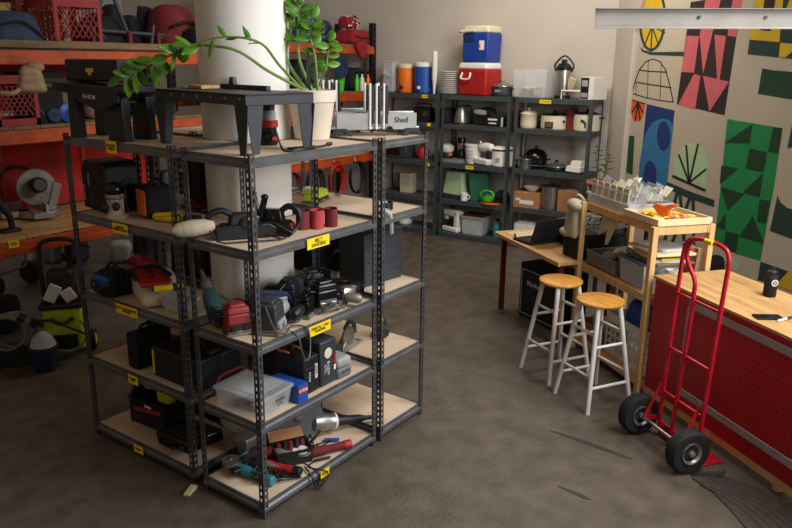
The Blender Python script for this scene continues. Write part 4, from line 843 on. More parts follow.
# third level
c = thing('blender','black and white food processor with an orange dial on a grey tray','food processor',kp(447,K3L,.2)+Vector((0,0,.046)),KZ)
g = G(); g.lathe([(.09,0),(.095,.02),(.08,.07)],n=20); g.to('base','black',c); g = G(); g.lathe([(.07,.07),(.085,.09),(.09,.14),(.05,.17),(.02,.18)],n=20); g.to('bowl','white',c); g = G(); g.lathe([(.022,0),(.02,.02)],(.09,-.08,.05),(0,-1,0)); g.to('dial','orange',c)
c = thing('coffee_grinder','tall black coffee maker behind the orange dial','coffee maker',kp(461,K3L,.26)+Vector((0,0,.046)),KZ)
g = G(); g.lathe([(.06,0),(.06,.08),(.045,.1),(.045,.2),(.055,.21),(.05,.26)],n=20); g.to('body','black_gloss',c); g = G(); g.lathe([(.046,.11),(.047,.12),(.047,.18),(.046,.19)],n=20); g.to('band','steel',c)
c = thing('baking_tray','grey upturned baking tray under the food processor','tray',kp(454,K3L,.2),KZ); g = G(); g.box((0,0,.02),(.36,.3,.04),top=(.9,.9)); g.to('tray_body','grey',c,bv=.006); g = G(); g.box((0,0,.004),(.38,.32,.006)); g.to('tray_rim','grey',c)
c = thing('bucket','white bucket with handwriting on the middle kitchen rack','bucket',kp(473,K3L,.2),KZ); g = G(); g.lathe([(.09,0),(.095,.01),(.11,.22),(.118,.222),(.118,.245),(.10,.25)],n=28); g.to('body','white',c); text('~~~~\n~~~\n~~~~',.05,'grey',c,(0,-.108,.12)); g = G(); g.tube([(-.115,0,.22),(-.08,-.0,.30),(0,0,.33),(.08,0,.30),(.115,0,.22)],.004); g.to('bail','steel',c)
c = thing('stand_mixer','white stand mixer with a low bowl beside the white bucket','stand mixer',kp(484,K3L,.12),KZ-.4); g = G(); g.lathe([(.03,0),(.055,.02),(.06,.12),(.045,.2),(.02,.22)],(-.07,0,.22),(1,0,.05),n=20); g.to('motor_head','white',c,bv=0); g = G(); g.box((.09,0,.12),(.07,.08,.2),top=(.8,.8)); g.to('column','black',c,bv=.015); g = G(); g.box((0,0,.045),(.24,.14,.08),top=(1.1,1.1)); g.to('bowl','white',c,bv=.02,seg=3)
c = pot('white rice cooker with a grey lid band on the middle kitchen rack',kp(502,K3L,.18),.145,.20,'white','white',name='rice_cooker',cat='rice cooker',knob='white',handles=False,dome=.06)
g = G(); g.lathe([(.148,.195),(.152,.2),(.152,.212),(.148,.216)],n=30); g.to('band','charcoal',c); g = G(); g.box((0,-.148,.09),(.05,.01,.05)); g.to('switch_panel','light_grey',c,bv=.003)
c = pot('steel saucepan at the left of the right kitchen rack third shelf',kp(525,K3L,.14),.085,.11,'steel','steel',name='saucepan',cat='saucepan',handles=True,dome=.02)
c = pot('round black kettle barbecue pot behind the steel saucepan',kp(535,K3L,.27),.14,.14,'black_gloss','black_gloss',name='stock_pot',cat='pot',dome=.1)
c = pot('flat black skillet with a domed steel lid',kp(556,K3L,.2),.12,.045,'black','steel',name='skillet',cat='skillet',dome=.05,handles=False); g = G(); g.tube([(-.1,-.04,.04),(-.2,-.1,.05),(-.28,-.14,.05)],.011); g.to('handle','black',c)
c = thing('waffle_iron','white boxy kitchen scale with a black foot gap on the right kitchen rack','kitchen scale',kp(576,K3L,.14),KZ-.3); g = G(); g.box((0,0,.05),(.20,.18,.07),top=(.9,.85)); g.to('body','white',c,bv=.01); g = G(); g.box((0,.03,.115),(.16,.13,.06),top=(.75,.8)); g.to('platform','white',c,bv=.012); g = G(); g.box((-.03,0,.01),(.16,.16,.02)); g.to('foot','black',c)

# third level of the left rack
c = thing('toaster_oven','dark toaster oven on the left kitchen rack','toaster oven',kp(400,K3L,.2),KZ); g = G(); g.box((0,0,.10),(.34,.26,.20)); g.to('body','charcoal',c,bv=.012); g = G(); g.box((-.04,-.132,.10),(.22,.006,.13)); g.to('door','black_gloss',c); g = G(); g.cyl((-.12,-.15,.15),(.04,-.15,.15),.007); g.to('handle','steel',c)
c = thing('water_kettle','rounded red pot beside the dark toaster oven','pot',kp(423,K3L,.2),KZ); g = G(); g.lathe([(.07,0),(.085,.03),(.08,.11),(.05,.15),(.01,.16)],n=24); g.to('body','red',c); g = G(); g.tube([(-.06,0,.12),(0,0,.19),(.06,0,.12)],.008); g.to('handle','black',c)
# fourth level
c = thing('file_box','pale green tapered appliance cover on the middle kitchen rack','cover',kp(458,K4,.22),KZ-.2); g = G(); g.box((0,0,.20),(.33,.26,.30),top=(.78,.75)); g.to('cover','pale_green',c,bv=.012); g = G(); g.box((0,0,.025),(.31,.25,.045)); g.to('base','charcoal',c,bv=.004)
c = thing('cardboard_folder','dark green board leaning beside the pale green cover','folder',kp(479,K4,.14),KZ+.2); g = G(); g.box((0,0,.185),(.24,.09,.36),rot=(0,-.1,0)); g.to('board','green_board',c,bv=.002); g = G(); g.box((.0,-.047,.185),(.22,.002,.34),rot=(0,-.1,0)); g.to('front_sheet','green_board',c)
c = thing('mug','white mug in front of the pale green cover','mug',kp(464,K4,.05),KZ); g = G(); g.lathe([(.04,0),(.045,.005),(.047,.10),(.043,.10),(.04,.01),(.003,.008)],n=20); g.to('cup','white',c); g = G(); g.tube([(.045,0,.08),(.075,0,.07),(.075,0,.035),(.045,0,.025)],.006); g.to('handle','white',c)
c = thing('salad_spinner','bright green handled basket with teal contents on the middle kitchen rack','basket',kp(487,K4,.08)+Vector((0,0,.016)),KZ); g = G(); g.lathe([(.05,0),(.085,.03),(.095,.08),(.09,.08),(.08,.035),(.01,.01)],n=24); g.to('bowl','green_plastic',c); g = G(); g.tube([(-.09,0,.08),(-.07,0,.12),(0,0,.14),(.07,0,.12),(.09,0,.08)],.009); g.to('handle','green_plastic',c); g = G(); g.ball((0,0,.07),(.05,.05,.035)); g.to('content','teal',c)
c = thing('place_mat','round orange tray under the bright green basket','tray',kp(492,K4,.1),KZ); g = G(); g.lathe([(.13,0),(.15,.006),(.15,.012),(.13,.008),(.005,.007)],n=30); g.to('tray','orange',c)
c = thing('hat','black cloth bag slumped at the right of the bright green basket','bag',kp(502,K4,.16)+Vector((0,0,.016)),KZ); g = G(); g.ball((0,0,.075),(.1,.09,.085)); g.box((0,0,.012),(.2,.16,.02)); g.to('bag_body','black_matte',c,bv=0)
c = thing('carton','upright beige carton on the lower left kitchen rack','carton',kp(408,K4-.0,.2),KZ); g = G(); g.box((0,0,.13),(.17,.15,.26)); g.to('box','beige',c,bv=.002); g = G(); g.box((0,-.0765,.17),(.12,.002,.12)); g.to('label_patch','light_grey',c)
def kraft(label, px, w, d, h, rz=0, open_=False, print_=True):
    t = thing('cardboard_box',label,'cardboard box',kp(px,K4,.17),KZ+rz); g = G(); g.box((0,0,h/2),(w,d,h)); b = g.to('box','kraft',t,bv=.002)
    g = G(); g.box((0,0,h+.001),(.05,d,.002)); g.to('tape','beige',t)
    if open_:
        for s_ in (-1,1):
            g = G(); g.box((0,s_*(d/2+.02),h+.02),(w,.003,.07),rot=(s_*-.9,0,0)); g.to('flap','kraft',t)
    return t
c = kraft('long low cardboard box with white stickers on the right kitchen rack',528,.35,.24,.19); g = G(); g.box((.02,-.122,.07),(.18,.003,.05)); g.box((-.09,-.122,.10),(.06,.003,.03)); g.to('sticker','white',c)
c2 = kraft('taller cardboard box right of the steel stockpot',571,.25,.24,.26,-.25); text('~~~\n~~',.05,'old_wood',c2,(0,-.1205,.13)); g = G(); g.box((.02,0,.263),(.14,.1,.004)); g.to('white_label','white',c2)
c = thing('mixing_bowl','white bowl resting on the long low cardboard box','bowl',kp(531,K4,.17)+Vector((0,0,.197)),KZ); g = G(); g.lathe([(.05,0),(.1,.05),(.105,.055),(.095,.055),(.045,.008),(.003,.006)],n=26); g.to('bowl','white',c); 
c = pot('large steel stockpot with a lid between the cardboard boxes',kp(550,K4,.18),.115,.27,'steel','charcoal',name='stock_pot',cat='pot',dome=.02)
# bottom level
c = thing('sewing_machine','white sewing machine on the bottom shelf of the middle kitchen rack','sewing machine',kp(453,K5,.16),KZ-.3); g = G(); g.box((0,0,.03),(.27,.16,.06)); g.to('bed','white',c,bv=.012); g = G(); g.box((.09,0,.16),(.08,.12,.22)); g.to('pillar','white',c,bv=.02,seg=3); g = G(); g.box((-.01,0,.24),(.26,.12,.09)); g.to('arm','white',c,bv=.025,seg=3); g = G(); g.box((-.1,0,.19),(.06,.09,.09)); g.to('head','white',c,bv=.012); g = G(); g.cyl((-.10,0,.07),(-.10,0,.15),.008); g.box((-.01,-.03,.11),(.12,.06,.05),rot=(0,-.3,0)); g.to('needle_bar','black',c); g = G(); g.lathe([(.035,0),(.035,.02)],(.13,0,.24),(1,0,0)); g.to('hand_wheel','white',c)
c = clear_box('smoky lidded storage bin with a yellow band on the bottom shelf',kp(476,K5,.2),KZ,(.30,.28,.24),m='frost',lm='charcoal',cont=['cream','light_grey'],name='storage_bin',cat='storage bin'); 
g = G(); g.box((0,-.15,.23),(.29,.004,.018)); g.to('yellow_band','gold',c)
c = thing('water_bottle','blue bottle with a dark cap at the right of the bottom shelf','bottle',kp(497,K5,.14),KZ); g = G(); g.lathe([(.055,0),(.058,.02),(.06,.14),(.04,.19),(.025,.21)],n=22); g.to('body','makita_teal',c); g = G(); g.lathe([(.028,.21),(.028,.24),(.01,.245)],n=18); g.to('cap','black',c)
c = thing('bread_machine','rounded white appliance on the bottom shelf of the right kitchen rack','appliance',kp(526,K5,.2),KZ); g = G(); g.box((0,0,.12),(.29,.24,.24)); g.to('body','white',c,bv=.04,seg=4); g = G(); g.box((0,0,.245),(.2,.16,.01)); g.to('lid','white',c,bv=.004)
c = thing('deep_fryer','black rounded appliance right of the white one on the bottom shelf','appliance',kp(556,K5,.2),KZ); g = G(); g.box((0,0,.11),(.3,.24,.22)); g.to('body','black_gloss',c,bv=.05,seg=4); g = G(); g.tube([(-.05,-.12,.15),(0,-.15,.16),(.05,-.12,.15)],.008); g.to('handle','steel',c)
c = pot('squat white pot on the bottom shelf of the left kitchen rack',kp(405,K5,.2),.10,.12,'white','white',name='cooking_pot',cat='pot',knob='black')
# plant and dark chair right of the racks
q = Vector((5.35,.42,0))
c = thing('plant_stand','dark plant stand under the terracotta pot right of the kitchen racks','plant stand',(5.55,.42,0),0); g = G(); g.cyl((0,0,.80),(0,0,.83),.16,n=24); g.to('plate','black',c)
for k in range(3):
    a = k*2*PI/3; g = G(); g.tube([(.12*math.cos(a),.12*math.sin(a),.80),(.10*math.cos(a),.10*math.sin(a),.4),(.17*math.cos(a),.17*math.sin(a),0)],.012); g.to('leg','black',c)
c = thing('potted_plant','thin leafy plant in a terracotta bowl beside the right kitchen rack','plant',(5.55,.42,.832),0)
g = G(); g.lathe([(.09,0),(.14,.12),(.152,.122),(.152,.15),(.138,.15),(.13,.12),(.01,.11)],n=28); g.to('pot','terracotta',c); g = G(); g.lathe([(.13,.11),(.13,.118),(.01,.125)],n=20); g.to('soil','soil',c)
for sd,(dx,dy,h_) in enumerate(((0,.05,.38),(.02,-.04,.30))):
    g = G(); g.tube([(0,0,.12),(dx,dy,.12+h_*.5),(dx*.5,dy*1.8,.12+h_)],.005,r2=.003); s_ = g.to('stem','stem',c); rn = random.Random(sd)
    for k in range(9):
        g = G(); a = k*2.4; leaf(g,(dx*(.5+k/18),dy*(.6+k/9),.12+h_*(.35+.65*k/8)),(math.cos(a),math.sin(a),.3),.09,.025); g.to('leaf','leaf_dark' if k%3 else 'leaf',s_,solid=.001)
c = thing('desk_fan','silver cylinder appliance on a black stool behind the card bin','appliance',(4.55,-.20,0),-.5)
g = G(); g.lathe([(.03,0),(.065,.02),(.07,.1),(.07,.2),(.05,.24),(.01,.25)],(-.12,0,1.03),(1,0,.1),n=24); g.to('cylinder','steel',c); g = G(); g.box((0,0,.90),(.46,.36,.13)); g.to('base_box','black_matte',c,bv=.04,seg=3)
for sx in (-1,1):
    for sy in (-1,1):
        g = G(); g.box((sx*.17,sy*.13,.42),(.03,.03,.84)); g.to('leg','black',c)

# ---------------------------------------------------------------- desk, pine shelf unit and workbench along the mural side
DD = Vector((.6167042,.78719497,0)); NN = Vector((DD.y,-DD.x,0))         # along the bench, and away from the camera
DZ = math.atan2(DD.y,DD.x)+PI                                            # things here face the open floor: local x runs back towards the camera
def DN(d, n, z=0): v = DD*d + NN*n; return Vector((v.x,v.y,z))
# pine shelf unit : d .75 - 1.69, n 2.65 - 3.13
U0 = DN(1.69,2.65); UW, UD, UH = .94, .48, 1.20
un = thing('shelf_unit','open pine shelf unit with a card bin and craft tray on top','shelf unit',U0,DZ)
for x in (.02,UW-.02):
    for y in (.02,UD-.02):
        g = G(); g.box((x,y,UH/2),(.04,.04,UH)); g.to('post','pine',un,bv=.002)
for z in (UH-.03,.685,.07):
    for y in (.047,UD-.047):
        g = G(); g.box((UW/2,y,z),(UW-.01,.014,.055)); g.to('rail','pine',un,bv=.002)
    for x in (.02,UW-.02):
        g = G(); g.box((x,UD/2,z),(.02,UD-.08,.055)); g.to('rail','pine',un,bv=.002)
for z in (UH-.005,.715,.10):
    g = G(); g.box((UW/2,UD/2,z),(UW-.09,UD-.10,.012)); g.to('shelf_board','plywood',un)
def UL(x,y,z): return Matrix.Rotation(DZ,3,'Z') @ Vector((x,y,0)) + U0 + Vector((0,0,z))
# card bin: a row of grey divider cards in a clear bin with bagged parts
c = thing('card_bin','clear bin packed with upright grey divider cards and small zip bags','card bin',UL(.27,.24,1.203),DZ)
g = G(); tub(g,.56,.36,.07,tp=.97); g.to('bin','frost',c)
rn = random.Random(4)
for k in range(6):
    g = G(); g.box((-.25+.085*k,-.14,.085),(.070,.012,.16),rot=(-.1,0,rn.uniform(-.05,.05))); g.to('divider_card','beige',c,bv=.001)
g = G(); g.box((0,-.19,.145),(.56,.012,.012)); g.to('front_rim','clear',c)
for k in range(46):
    g = G(); x,y = rn.uniform(-.25,.30),rn.uniform(-.10,.16); g.box((x,y,.10+rn.uniform(0,.07)),(rn.uniform(.04,.09),.006,rn.uniform(.05,.08)),rot=(rn.uniform(-.9,.3),rn.uniform(-.4,.4),rn.uniform(-.6,.6))); g.to('zip_bag',['clear','white','frost','cream'][k%4],c,sm=False)
c = thing('craft_tray','white edged wooden tray of orange, yellow and pink craft pieces','tray',UL(.735,.24,1.203),DZ)
g = G(); g.box((0,0,.006),(.40,.42,.012)); g.to('tray_floor','plywood',c)
g = G(); g.box((0,-.205,.022),(.40,.012,.044)); g.box((0,.205,.022),(.40,.012,.044)); g.box((-.195,0,.022),(.012,.40,.044)); g.box((.195,0,.022),(.012,.40,.044)); g.to('tray_edge','pale_wood',c,bv=.001)
for k in range(26):
    g = G(); g.box((rn.uniform(-.16,.16),rn.uniform(-.16,.16),.022+.002*(k%4)),(rn.uniform(.03,.07),rn.uniform(.02,.05),.012),rot=(rn.uniform(-.15,.15),rn.uniform(-.15,.15),rn.uniform(0,3))); g.to('craft_piece',['orange','yellow','pink','white','yellow','pale_wood'][k%6],c)
g = G(); g.prism([(-.03,0),(.03,0),(.02,.06),(.09,.10),(.04,.10),(-.01,.075),(-.08,.085),(-.10,.06)],(.03,-.02,.02),(1,.3,0),(0,0,1),.03); g.to('folded_piece','orange',c)
# middle shelf
c = thing('plastic_basket','grey see-through basket of odds and ends on the pine unit middle shelf','basket',UL(.27,.23,.723),DZ)
g = G(); tub(g,.40,.36,.11,tp=.93); g.to('basket','grey_bin',c)
for k in range(22): 
    if k%2: continue
g = G()
for k in range(24): g.box((-.19+.0165*k,-.176,.05),(.004,.006,.08))
g.to('slats','light_grey',c)
for k,(x,y,m) in enumerate(((-.1,.05,'beige'),(.02,.0,'old_wood'),(.08,.08,'dark_red'),(-.04,-.08,'light_grey'),(.1,-.05,'charcoal'))):
    g = G(); g.ball((x,y,.08),(.06,.05,.045)); g.to('content',m,c)
c = clear_box('round-cornered clear tub with a blue lid on the pine unit',UL(.66,.20,.723),DZ,(.30,.30,.17),m='frost',lm='bag_blue',cont=['light_grey','cream'],name='storage_tub',cat='tub')
stk = [('old_wood',.012,(.34,.30)),('paper',.02,(.30,.24)),('yellow',.014,(.31,.23)),('black',.016,(.32,.24)),('pale_wood',.018,(.36,.30)),('paper',.014,(.28,.22)),('paper',.006,(.30,.24))]
z = .915; names_ = ['thin wooden board under the stack of books by the pine post','white book low in the stack above the blue-lidded tub','yellow book in the stack above the blue-lidded tub','black book in the stack above the blue-lidded tub','cream book near the top of the stack above the tub','white pad second from the top of the stack','loose white sheets on top of the stack above the tub']
for k,((m,h_,sz),l) in enumerate(zip(stk,names_)):
    g = G(); g.box((0,0,h_/2),(sz[0],sz[1],h_)); o = g.to('book' if k else 'board',m,bv=.001); o.location = UL(.72,.24,z); o.rotation_euler = (0,0,DZ+rn.uniform(-.2,.2)); props(o,l,'book' if 0<k<5 else 'paper' if k else 'board','stack of books and papers'); z += h_+.0008
# low things under the unit
c = thing('laundry_basket','white slotted plastic laundry basket on the floor of the pine unit','basket',UL(.62,.26,.108),DZ)
g = G(); W,Dd,H = .24,.17,.32
g.mi = 0
for y in (-Dd,Dd):
    g.box((0,y,.02),(2*W,.008,.04)); g.box((0,y,H-.03),(2*W+.02,.012,.06))
    for k in range(9): g.box((-W+.06*k,y,H/2),(.014,.008,H-.08))
    for z_ in (.09,.15,.21): g.box((0,y,z_),(2*W,.008,.014))
for x in (-W,W):
    g.box((x,0,.02),(.008,2*Dd,.04)); g.box((x,0,H-.03),(.012,2*Dd,.06))
    for k in range(6): g.box((x,-Dd+.066*k,H/2),(.008,.014,H-.08))
    for z_ in (.09,.15,.21): g.box((x,0,z_),(.008,2*Dd,.014))
g.box((0,0,.004),(2*W,2*Dd,.008)); g.to('basket','white',c)
c = thing('plastic_bag','crumpled blue plastic bag filling the white laundry basket','bag',UL(.62,.26,.34),DZ)
g = G(); g.box((0,0,.12),(.34,.24,.22),top=(.75,.7)); g.to('bag_body','blue',c,bv=.06,seg=4)
c = thing('cardboard_box','low kraft box of papers on the pine unit bottom shelf','cardboard box',UL(.19,.2,.108),DZ); g = G(); tub(g,.28,.3,.15); g.to('box','kraft',c); g = G(); g.box((0,0,.09),(.24,.02,.2),rot=(0,0,.3)); g.box((.05,.06,.09),(.2,.02,.2),rot=(0,0,-.2)); g.to('papers','paper',c)
# workbench
B0 = DN(.72,2.665); BW, BD, BH = 2.35, .57, .885
wb = thing('workbench','plywood topped workbench with a red pegboard front','workbench',B0,DZ)
g = G(); g.box((BW/2,BD/2,BH-.009),(BW,BD,.018)); g.to('bench_top','plywood',wb,bv=.001)
g = G(); g.box((BW/2,.012,(BH-.02+.10)/2+.0),(BW-.03,.008,BH-.12)); pb = g.to('pegboard','red_peg',wb)
g = G()
for i in range(int(BW/.036)):
    for j in range(21):
        g.mi = 0; x = .03+i*.036; z_ = .13+j*.033
        if x < BW-.03: g.face([(x+.0055*math.cos(a*PI/2),.0078,z_+.0055*math.sin(a*PI/2)) for a in range(4)])
ph = g.to('peg_holes','m_black',pb,sm=False); ph['kind'] = 'stuff'
for z_ in (.805,.225):
    g = G(); g.box((BW/2+.18,.004,z_),(BW-.38,.008,.045)); g.to('front_strip','light_grey',wb,bv=.001)
g = G(); g.box((.375,.004,.515),(.03,.007,.54)); g.to('front_strip','light_grey',wb,bv=.001)
g = G(); g.box((BW/2,.03,.085),(BW,.038,.07)); g.to('bottom_rail','pine',wb,bv=.002)
g = G(); g.box((BW/2,BD-.03,.085),(BW,.038,.07)); g.to('bottom_rail','pine',wb,bv=.002)
for x in (.02,1.2,BW-.03):
    for y in (.05,BD-.03):
        g = G(); g.box((x,y,.42),(.038,.06,.82)); g.to('leg','pine',wb,bv=.002)
g = G(); g.box((.012,BD/2,BH-.06),(.02,BD-.05,.08)); g.to('end_rail','pine',wb)
def bl(px,py): q = at(px,py,BH); return Z(q,BH+.0012)
p = Vector(bl(769,296)); c = thing('water_bottle','matte black sports bottle with a white round emblem on the workbench','bottle',p,DZ+.5)
g = G(); g.lathe([(.034,0),(.037,.004),(.037,.12),(.03,.135),(.027,.138)],n=28); b = g.to('body','black_matte',c); g = G(); g.lathe([(.028,.133),(.03,.137),(.03,.155),(.02,.162),(.012,.165),(.012,.178),(.004,.18)],n=20); g.to('cap','black',c)
ed = Vector((-.75,-.65,0)).normalized(); et = Vector((-ed.y,ed.x,0)); c.rotation_euler = (0,0,0)
def disc_on(nm, m_, r_, o_):
    g = G(); n_ = 24
    g.prism([(r_*math.cos(2*PI*k/n_),r_*math.sin(2*PI*k/n_)) for k in range(n_)],ed*(.0372+o_)+Vector((0,0,.092)),et,(0,0,1),.0006); return g.to(nm,m_,b,sm=False)
disc_on('emblem','white',.021,0); disc_on('emblem_core','black',.014,.0012)
g = G(); oo = ed*.0396+Vector((0,0,.092)); g.prism([(-.013,-.011),(-.011,-.013),(.013,.011),(.011,.013)],oo,et,(0,0,1),.0005); g.prism([(-.013,.011),(-.011,.013),(.013,-.011),(.011,-.013)],oo+ed*.0007,et,(0,0,1),.0005); g.to('emblem_cross','white',b,sm=False)
p = bl(768,318); c = thing('phone','black smartphone lying on the workbench in front of the bottle','phone',p,R(8)); g = G(); g.box((0,0,.0045),(.075,.15,.009),rot=None); g.to('case','black_matte',c,bv=.004); g = G(); g.box((0,0,.0095),(.068,.14,.001)); g.to('screen','black_gloss',c)
c.rotation_euler = (0,0,R(35))
p = bl(783,321); c = thing('marker_pen','white and black marker lying right of the phone','pen',p,-.4); g = G(); g.lathe([(.004,0),(.007,.005),(.007,.08)],(-.05,0,.0075),(1,0,0)); g.to('barrel','white',c); g = G(); g.lathe([(.0076,0),(.0076,.045),(.004,.05)],(.03,0,.0075),(1,0,0)); g.to('cap','charcoal',c)
p = bl(672,273); c = thing('tape_roll','roll of cream masking tape lying at the pine post end of the workbench','tape',p,0); g = G(); g.skin([g.ring((0,0,z_),(0,0,1),r_,26) for r_,z_ in ((.045,0),(.045,.022),(.032,.022),(.032,0))],closed=True); g.to('tape','beige',c); g = G(); g.skin([g.ring((0,0,z_),(0,0,1),r_,26) for r_,z_ in ((.0318,.001),(.0318,.021),(.029,.021),(.029,.001))],closed=True); g.to('core','white',c)

# stools
def stool(label, loc, rz):
    t = thing('bar_stool',label,'stool',loc,rz,'wooden stools by the pine shelf unit'); H = .73
    g = G(); g.lathe([(.12,H-.03),(.148,H-.026),(.156,H-.014),(.153,H-.004),(.137,H),(.001,H-.001)],n=40); g.to('seat','seat_wood',t)
    tp,bt = .088,.178
    def lp(sx,sy,z): k = 1-z/(H-.03); return Vector((sx*(tp+(bt-tp)*k),sy*(tp+(bt-tp)*k),z))
    for sx,sy in ((1,1),(1,-1),(-1,1),(-1,-1)):
        g = G(); g.tube([lp(sx,sy,0),lp(sx,sy,.2),lp(sx,sy,.5),lp(sx,sy,H-.028)],.0155,n=10,sub=1,r2=.0175); g.to('leg','white_paint',t)
    for (a,b,zs) in (((1,1),(1,-1),(.17,.44)),((-1,1),(-1,-1),(.17,.44)),((1,1),(-1,1),(.24,.52)),((1,-1),(-1,-1),(.24,.52))):
        for z_ in zs:
            g = G(); g.cyl(lp(a[0],a[1],z_),lp(b[0],b[1],z_),.0105,n=10); g.to('rung','white_paint',t)
    return t
s1 = stool('front stool with white legs and round wooden seat, nearer the hand truck',(2.31,-.815,0),R(60))
s2 = dup(s1,(2.565,-.425,0),R(60),'rear stool with white legs and round wooden seat, nearer the guitar amplifier')

# desk with red legs
p_a, p_b, p_c = at(496,231.6,.73), at(574,269.5,.73), at(551.6,227,.73)
ux = (p_b-p_a).normalized(); dzz = math.atan2(ux.y,ux.x); dl = max(1.25,(p_b-p_a).length); vy = Vector((-ux.y,ux.x,0)); ddp = .60
dk = thing('desk','pine topped desk on dark red metal legs, between the racks and stools','desk',(p_a.x,p_a.y,0),dzz)
dl = (p_b-p_a).length-.20
g = G(); g.box((dl/2,ddp/2,.715),(dl,ddp,.03)); g.to('desk_top','plywood',dk,bv=.002); g = G(); g.box((dl/2,-.006,.713),(dl,.012,.034)); g.box((-.006,ddp/2,.713),(.012,ddp,.034)); g.to('edge_band','pine',dk,bv=.001)
for x in (.06,dl-.08):
    for y in (.06,ddp-.06):
        g = G(); g.box((x,y,.35),(.04,.04,.70)); g.to('leg','dark_red',dk,bv=.002)
    g = G(); g.box((x,ddp/2,.68),(.03,ddp-.16,.03)); g.to('cross_bar','dark_red',dk)
def DL(x,y,z): return Matrix.Rotation(dzz,3,'Z') @ Vector((x,y,0)) + Vector((p_a.x,p_a.y,z))
c = thing('patterned_paper','large white sheet with a gold pattern on the desk','paper',DL(.20,.31,.7315),dzz); g = G(); g.box((0,0,.0012),(.28,.46,.002)); g.to('sheet','cream',c)
for i in range(5):
    for j in range(9):
        g = G(); x,y = -.115+.056*i,-.19+.047*j; g.prism([(-.016,-.012),(.018,-.004),(.01,.014),(-.012,.010)],(x,y,.0024),(1,0,0),(0,1,0),.0006); g.to('gold_mark','gold',c,sm=False)
c = thing('folder','bright pink folder at the back corner of the desk','folder',DL(.40,.50,.7315),dzz-.2); g = G(); g.box((0,0,.004),(.16,.13,.006)); g.to('cover','pink',c)
c = thing('marker_pen','black marker lying on the patterned sheet near the desk edge','pen',DL(.22,.08,.7345),dzz-.4); g = G(); g.cyl((-.06,0,.007),(.05,0,.007),.007,n=10); g.to('barrel','black',c); g = G(); g.cyl((.05,0,.007),(.07,0,.007),.0055,n=10); g.to('cap','charcoal',c)
c = thing('laptop','open black laptop on the desk beside the patterned sheet','laptop',DL(.42,.20,.7325),dzz-PI/2+.15); g = G(); g.box((0,0,.009),(.36,.25,.018)); g.to('base','black_matte',c,bv=.003); g = G(); g.box((0,.145,.115),(.36,.008,.23),rot=(-.35,0,0)); g.to('screen_lid','black_matte',c,bv=.003); g = G(); g.box((0,.02,.0185),(.3,.11,.001)); g.to('keyboard','black',c)
c = thing('speaker_cabinet','black equipment case at the stool end of the desk','equipment case',DL(dl-.12,.36,.7315),dzz); g = G(); g.box((0,0,.10),(.22,.40,.20)); g.to('shell','black_matte',c,bv=.008)
g = G(); g.box((-.09,-.202,.10),(.01,.004,.17)); g.to('edge_trim','charcoal',c)
# mixer / stage box rack between desk and unit, standing on a crate behind the unit post
c = thing('mixing_console','black rack mixer with knobs and patch leads beside the desk','audio mixer',DN(2.02,2.98,-.078),DZ); 
g = G(); g.box((0,0,.89),(.66,.36,.16)); g.to('rack_case','black',c,bv=.006); g = G(); g.box((0,0,1.0),(.60,.34,.05),rot=(.12,0,0)); g.to('mixer_face','charcoal',c,bv=.004)
for i in range(14):
    for j in range(3):
        g = G(); g.lathe([(.008,0),(.007,.014),(.001,.015)],(-.26+.04*i,-.10+.08*j,1.026+.010*j),n=8); g.to('knob',['light_grey','red','white','black'][(i*3+j)%4],c)
for i in range(5):
    g = G(); g.box((-.24+.12*i,-.183,.90),(.012,.006,.012)); g.to('panel_lamp','white',c)
g = G(); g.tube([(-.2,0,1.04),(-.1,-.1,1.08),(.05,-.02,1.07),(.15,-.12,1.05),(.2,.05,1.05)],.006); g.tube([(-.1,.1,1.04),(.1,.05,1.09),(.25,-.05,1.05)],.006); g.to('patch_lead','makita_teal',c)
g = G(); g.tube([(-.25,.05,1.04),(-.15,-.02,1.09),(-.05,.05,1.06),(.06,.08,1.07)],.006); g.to('patch_lead','gold',c)
# tote bag and white strap hung on the unit post
q = UL(.0,.02,1.0)
c = thing('tote_bag','cream cloth tote bag hanging on the left post of the pine unit','bag',UL(-.10,.03,.94),DZ); c.scale = (1.6,1.2,1.0)
g = G(); g.box((0,0,.10),(.13,.11,.30),top=(.8,.8)); g.ball((.02,-.02,.22),(.065,.055,.05)); g.ball((-.05,-.02,-.02),(.05,.045,.04)); g.to('bag_body','canvas',c,bv=.035,seg=4)
g = G(); g.tube([(-.03,0,.24),(.02,-.01,.30),(.06,.01,.26)],.01); g.to('handle','canvas',c)
c = thing('cloth_strap','white cloth and black mesh hanging under the pine unit top','cloth',UL(.22,.12,.93),DZ); g = G(); g.prism([(-.10,.22),(.12,.22),(.07,.10),(.03,-.02),(.0,-.03),(-.01,.08),(-.12,.02)],(0,0,0),(1,0,0),(0,.15,1),.012); g.to('cloth','cream',c,bv=.003)
g = G(); g.tube([(-.14,.02,.02),(-.10,.02,.18),(.0,.02,.2),(.06,.02,.06)],.008); g.tube([(-.14,.02,.06),(.04,.02,.07)],.007); g.to('mesh_edge','black',c)
c = thing('wood_offcuts','bundle of brown timber offcuts standing behind the pine unit','timber',DN(1.16,3.24,0),DZ); 
for k in range(3):
    g = G(); g.box((k*.05,0,.48),(.035,.03,.96),rot=(0,.04*k,0)); g.to('stick','kraft',c)
